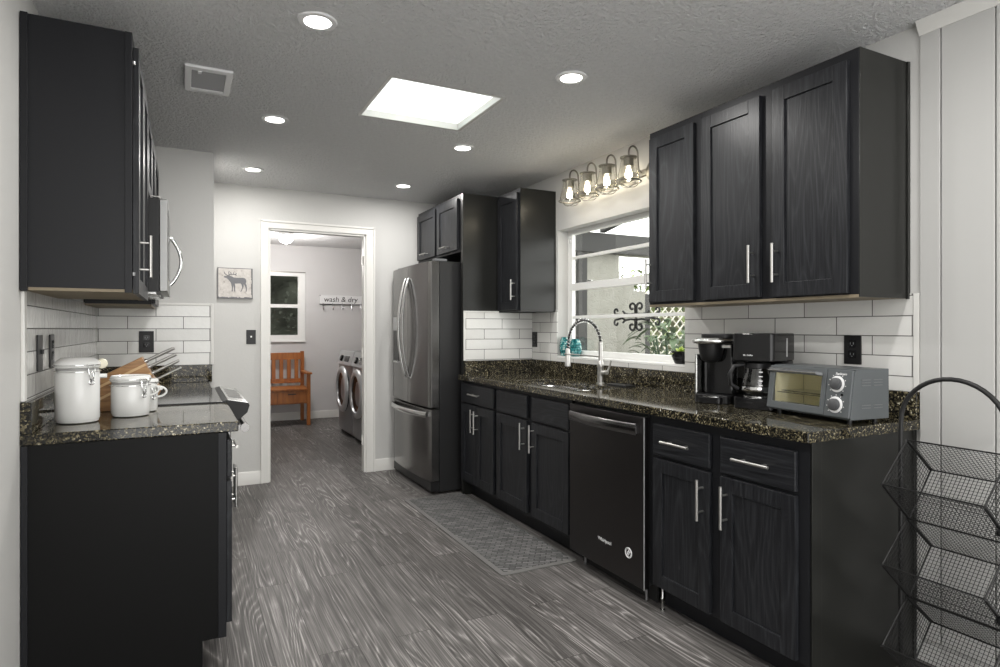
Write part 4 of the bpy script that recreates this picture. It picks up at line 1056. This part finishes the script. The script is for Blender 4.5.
for k in range(ns):
    x = bx0+.075+k*(bx1-bx0-.15-.05)/(ns-1); MB().box(x, x+.05, by1-.034, by1-.018, .58, .84).build('back_slat', 'bench_wood', r, bev=.002)
MB().box(bx0-.004+.01, bx1+.004-.01, by0+.046, by1-.051, .462, .485).box(bx0+.046, bx1-.046, by0-.02, by0+.046, .462, .485).build('seat', 'bench_wood', r, bev=.004)
MB().box(bx0+.045, bx1-.045, by0+.012, by1-.06, .285, .461).build('apron_box', 'bench_wood', r, bev=.002)
dx = (bx1-bx0-.11)/3
for k in range(3):
    d = MB().box(bx0+.055+k*dx+.006, bx0+.055+(k+1)*dx-.006, by0-.004, by0+.0115, .300, .445).build('drawer', 'bench_wood', r, bev=.003)
    MB().box(bx0+.055+(k+.5)*dx-.05, bx0+.055+(k+.5)*dx+.05, by0-.014, by0-.0045, .408, .420).build('drawer_pull', 'black_matte', d, bev=.002)

# washers
def machine(name, label, y0, cat, front_mat):
    r = thing(name, label, cat, (2.12, y0+.343, 0)); X0 = 1.722; w2 = .683; z1 = .985
    MB().box(X0+.03, 2.52, y0, y0+w2, .015, z1).build('cabinet', front_mat, r, bev=.006)
    poly = [(X0+.030, y0+.002)]
    for k in range(13):
        u = k/12; poly.append((X0+.006-.030*math.sin(PI*u)**.8, y0+.002+u*(w2-.004)))
    poly.append((X0+.030, y0+w2-.002))
    MB().prism(poly, 'z', .055, .830, True).build('front_panel', front_mat, r, bev=.004)
    MB().prism([(X0-.020, .835), (X0+.035, .835), (X0+.055, z1+.012), (X0+.032, z1+.012)], 'y', y0+.002, y0+w2-.002).build('control_panel', 'washer_light', r, bev=.005)
    c = (X0-.022, y0+w2/2, .545)
    ring = MB().lathe([(.275, .012), (.272, -.010), (.262, -.024), (.232, -.036), (.205, -.034), (.195, -.020), (.195, .012), (.275, .012)], c, 'x', 48, caps=False).build('door_ring', 'washer_light', r)
    MB().lathe([(.20, -.018), (.16, -.006), (.10, .004), (.001, .008)], c, 'x', 40, caps=False).build('door_glass', 'smoked_glass', ring, fixn=False)
    MB().lathe([(.195, .018), (.14, .02), (.001, .021)], c, 'x', 40).build('drum', 'steel', ring)
    MB().lathe([(.282, .013), (.280, .001), (.276, .001), (.276, .013), (.282, .013)], c, 'x', 48, caps=False).build('door_gasket', 'black_matte', ring)
    M_ = Matrix.Translation((X0+.002, 0, .905)) @ Matrix.Rotation(.32, 4, 'Y')
    MB().lathe([(.038, 0), (.036, -.020), (.030, -.026), (.001, -.026)], (0, y0+w2*.68, 0), 'x', 24).tf(M_).build('dial', 'black_gloss', r)
    MB().box(-.006, .002, y0+w2*.20, y0+w2*.48, -.035, .035).tf(M_).build('display', 'black_gloss', r)
    MB().box(X0+.03, X0+.06, y0+.05, y0+w2-.05, 0, .02).box(2.40, 2.45, y0+.05, y0+w2-.05, 0, .02).build('foot', 'black_matte', r)
machine('washing_machine', 'grey front-loading washing machine, farther one by the back wall', 7.10, 'washing machine', 'washer_grey')
machine('clothes_dryer', 'grey front-loading dryer, nearer one cut off by the door frame', 6.40, 'clothes dryer', 'washer_grey')

# ================================================================== FLOOR MAT
r = thing('floor_mat', 'grey woven kitchen mat on the floor in front of the sink cabinet', 'mat', (1.67, 3.57, 0))
MB().prism(rrect(1.470, 1.888, 2.822, 4.335, .01), 'z', .0008, .0085).build('woven_centre', 'rug_weave', r, bev=.002)
plate(rrect(1.440, 1.902, 2.79, 4.36, .02), [rrect(1.4705, 1.8875, 2.8225, 4.3345, .01)], 'z', .0008, .007).build('border', 'rug_border', r, bev=.002)

# ================================================================== WIRE RACK (right foreground)
r = thing('basket_rack', 'black wire rack of tiered mesh baskets with arched top, right foreground', 'rack', (2.21, 1.105, 0))
RYf, RYn = 1.250, .955
PT = dict(A=(2.207, .878), B=(2.351, .761), J=(2.221, .607), C=(2.068, .743)); PITCH = .268
def wire(mb, p, q, rr_=.0009): mb.tube([p, q], rr_, 4)
def mesh_face(mb, p2, q2, ya, yb, st=.0125):
    p = Vector((p2[0], 0, p2[1])); q = Vector((q2[0], 0, q2[1])); n = max(2, round((q-p).length/st))
    for k in range(1, n): c = p.lerp(q, k/n); wire(mb, (c.x, ya, c.z), (c.x, yb, c.z))
    m = round(abs(yb-ya)/st)
    for k in range(1, m): y = ya+(yb-ya)*k/m; wire(mb, (p.x, y, p.z), (q.x, y, q.z))
def mesh_end(mb, P4, y, st=.0125):
    A, B, J, C = [Vector((p[0], y, p[1])) for p in P4]
    n = 14
    for k in range(1, n):
        u = k/n; wire(mb, A.lerp(B, u), C.lerp(J, u)); wire(mb, A.lerp(C, u), B.lerp(J, u))
bnames = ['top', 'middle', 'bottom']
for i in range(3):
    dz = -PITCH*i
    P4 = [(PT[k][0], PT[k][1]+dz) for k in 'ABJC']; A, B, J, C = P4
    fr_ = MB()
    for y in (RYf, RYn):
        for p, q in ((A, B), (B, J), (J, C), (C, A)): fr_.tube([(p[0], y, p[1]), (q[0], y, q[1])], .0028, 6)
        for p, q in ((A, B), (C, J)): fr_.tube([(p[0], y, p[1]), (q[0], y, q[1])], .006, 6)
    for p in (A, B, J, C): fr_.tube([(p[0], RYf, p[1]), (p[0], RYn, p[1])], .0028, 6)
    bk = fr_.build('basket', 'black_iron', r)
    mm = MB(); mesh_face(mm, A, B, RYf, RYn); mesh_face(mm, B, J, RYf, RYn); mesh_face(mm, J, C, RYf, RYn); mesh_end(mm, P4, RYf); mesh_end(mm, P4, RYn)
    mm.build('wire_mesh', 'black_iron', bk, fixn=False)
ax = 2.186; ya, yb = RYf+.008, RYn-.008; R_ = (ya-yb)/2; arch = [(ax, ya, .0), (ax, ya, .5), (ax, ya, .93)]
for k in range(1, 20):
    a = PI*k/20; arch.append((ax, (ya+yb)/2+R_*math.cos(a), .945+R_*.98*math.sin(a)))
arch += [(ax, yb, .93), (ax, yb, .5), (ax, yb, 0)]
MB().tube(arch, .0075, 12).build('arched_frame', 'black_iron', r)
for y in (ya, yb):
    MB().tube([(ax-.12, y, .012), (ax+.16, y, .012)], .007, 8).cyl((ax-.12, y, 0), .012, .02, n=12).cyl((ax+.16, y, 0), .012, .02, n=12).build('foot_bar', 'black_iron', r)
for y, z in ((RYn-.012, .66), (RYn-.012, .40)):
    MB().lathe([(.001, -.012), (.012, -.010), (.016, 0), (.012, .010), (.001, .012)], (2.14, y, z), 'y', 16).build('clamp_knob', 'black_plastic', r)

# ================================================================== OUTSIDE THE KITCHEN WINDOW
o = MB().box(XR+.15, 14, -2, 14, -.12, -.02).build('ground', 'ground_paving', kind='structure')
YW = 5.75
def ox(px, py, Y=YW):
    t_ = (px-500)/F; c, s_ = math.cos(YAW), math.sin(YAW); X = Y*(t_*c+s_)/(c-t_*s_); yd = X*s_+Y*c
    return X, H-(py-HORIZON)*yd/F
xa = ox(619, 0)[0]; xb = ox(634, 0)[0]; xc = ox(645, 0)[0]; zt = ox(619, 236)[1]; zo = ox(619, 254)[1]; zo1 = ox(619, 281)[1]; zo2 = ox(634, 291)[1]
XH = XR+.16
wallp = [(XH, 0), (xc, 0), (xc, zo2), (xb, zo2), (xb, zo1), (xa, zo1), (xa, zo), (xc+1.6, zo), (xc+1.6, zt), (XH, zt)]
MB().prism(wallp, 'y', YW, YW+.2).build('exterior_wall', 'stucco', kind='structure')
o = MB().box(XH, xc+1.7, YW-.10, YW-.002, zt-.22, zt).build('patio_beam', 'beam_dark', bev=.004); tag(o, 'dark beam along the top of the stucco wall outside', 'beam')
o = MB().box(ox(574.5, 0, 5.6)[0], ox(583, 0, 5.6)[0], 5.52, 5.62, -.02, zt-.25).build('patio_post', 'beam_dark'); tag(o, 'dark upright post outside, at the left edge of the sink window', 'post')
for k in range(3):
    x = 4.15+k*1.15; o = MB().prism([(YW-.1, zt+.002), (YW-.1, zt+.12), (2.2, zt+.72), (2.2, zt+.60)], 'x', x, x+.07).build('roof_rafter', 'beam_dark'); tag(o, 'dark sloping patio roof rafter seen against the sky', 'rafter', 'patio roof rafters')
# lattice fence beyond, with shrubs
lt = MB(); lx0, lx1, ly = xc+.02, xc+3.2, YW+.5
for k in range(-24, 40):
    x = lx0+k*.13
    for sg, yy in ((1, ly), (-1, ly+.012)):
        # clip slat x(z)=x+sg*z
        pts = []
        za, zb = 0.0, 1.75
        if sg == 1: xa_, xb_ = x, x+1.75
        else: xa_, xb_ = x+1.75, x
        # clip to lx0..lx1
        def cl(xp, zp, xq, zq, lim, lo):
            return xp
        p, q = [xa_, za], [xb_, zb]
        if max(p[0], q[0]) <= lx0 or min(p[0], q[0]) >= lx1: continue
        for e in (p, q):
            if e[0] < lx0: e[1] += (lx0-e[0])*(1 if sg == 1 else -1); e[0] = lx0
            if e[0] > lx1: e[1] += (lx1-e[0])*(1 if sg == 1 else -1); e[0] = lx1
        lt.tube([(p[0], yy, p[1]), (q[0], yy, q[1])], .016, 4, flat=(1, .3))
r = lt.build('lattice_fence', 'lattice_paint'); tag(r, 'pale diagonal lattice fence seen through the sink window', 'fence')
o = MB().box(lx0+.25, lx0+.36, ly-.15, ly-.03, 0, 1.70).build('fence_post', 'beam_dark'); tag(o, 'dark post in front of the lattice fence outside', 'post')
def shrub(name, label, c, rad, hgt, n, m_, ll=.16, lw=.05, z0=.5):
    r = thing(name, label, 'shrub', c); st = MB()
    for k in range(7): 
        a = k*.9; st.tube([(0, 0, 0), (math.cos(a)*rad*.3, math.sin(a)*rad*.3, hgt*.5), (math.cos(a)*rad*.6, math.sin(a)*rad*.6, hgt*.9)], .012, 5)
    put_local(st, 'stems', 'leaf_dark', r)
    mb = MB()
    for k in range(n):
        a = random.uniform(0, 2*PI); rr_ = rad*math.sqrt(random.random()); z = random.uniform(z0, hgt); e = random.uniform(-.2, 1.0)
        leaf(mb, (math.cos(a)*rr_, math.sin(a)*rr_, z), (math.cos(a)*math.cos(e)+random.uniform(-.3, .3), math.sin(a)*math.cos(e)+random.uniform(-.3, .3), math.sin(e)), random.uniform(.6, 1.2)*ll, lw, .5)
    put_local(mb, 'leaves', m_, r, fixn=False)
cx_ = ox(674, 330, 4.95)[0]
shrub('garden_shrub', 'leafy green shrub in front of the lattice fence outside', (cx_, 4.95, -.02), .38, 1.34, 230, 'leaf_green', .2, .07)
shrub('garden_shrub', 'lime green bush beyond the lattice fence outside', (ox(668, 330, 7.4)[0], 7.4, -.02), .9, 2.2, 900, 'leaf_lime', .2, .08, .2)
shrub('garden_shrub', 'darker bush at the far right beyond the lattice fence', (ox(690, 330, 7.8)[0]+2.4, 8.2, -.02), 1.0, 2.5, 900, 'leaf_green', .2, .08, .2)
hb = MB(); n1_, n2_ = 50, 16
for j in range(n2_+1):
    for i in range(n1_+1): hb.v.append(Vector((5.6+i*10.0/n1_, 10.1+.2*math.sin(i*.9+j)+random.uniform(-.12, .12), -.05+j*1.95/n2_)))
hb.f = [(j*(n1_+1)+i, j*(n1_+1)+i+1, (j+1)*(n1_+1)+i+1, (j+1)*(n1_+1)+i) for j in range(n2_) for i in range(n1_)]; hb.sm = [True]*len(hb.f); hb.mi = [0]*len(hb.f)
hb.box(5.6, 15.6, 10.4, 11.2, -.05, 1.85)
for k in range(1500):
    a = random.uniform(-1.2, 1.2); leaf(hb, (random.uniform(5.8, 12), 9.95+random.uniform(-.15, .1), random.uniform(.1, 1.85)), (math.sin(a), -.6, random.uniform(-.2, .8)), .16, .07, .4)
o = hb.build('hedge', 'hedge_straw', fixn=False); tag(o, 'pale straw-green hedge beyond the patio outside the sink window', 'hedge'); o['kind'] = 'stuff'
# hedge behind the laundry window
hb = MB(); nx, nz = 60, 40
vs = []; 
for j in range(nz+1):
    for i in range(nx+1):
        x = -1.5+i*6.0/nx; z = -.05+j*3.6/nz; vs.append((x, 10.35+.16*math.sin(x*7+z*3)+.1*math.sin(z*11-x*5)+random.uniform(-.09, .09), z))
fs = [(j*(nx+1)+i, j*(nx+1)+i+1, (j+1)*(nx+1)+i+1, (j+1)*(nx+1)+i) for j in range(nz) for i in range(nx)]
hb.add(vs, fs, True); hb.box(-1.5, 4.5, 10.6, 11.4, -.05, 3.5)
for k in range(2600):
    x = random.uniform(-1.2, 3.2); z = random.uniform(.2, 3.4); a = random.uniform(-1.2, 1.2)
    leaf(hb, (x, 10.22+random.uniform(-.12, .1), z), (math.sin(a), -.6, random.uniform(-.3, .8)), .10, .045, .4)
o = hb.build('hedge', 'hedge_green', fixn=False); tag(o, 'dense dark hedge outside the laundry window', 'hedge'); o['kind'] = 'stuff'
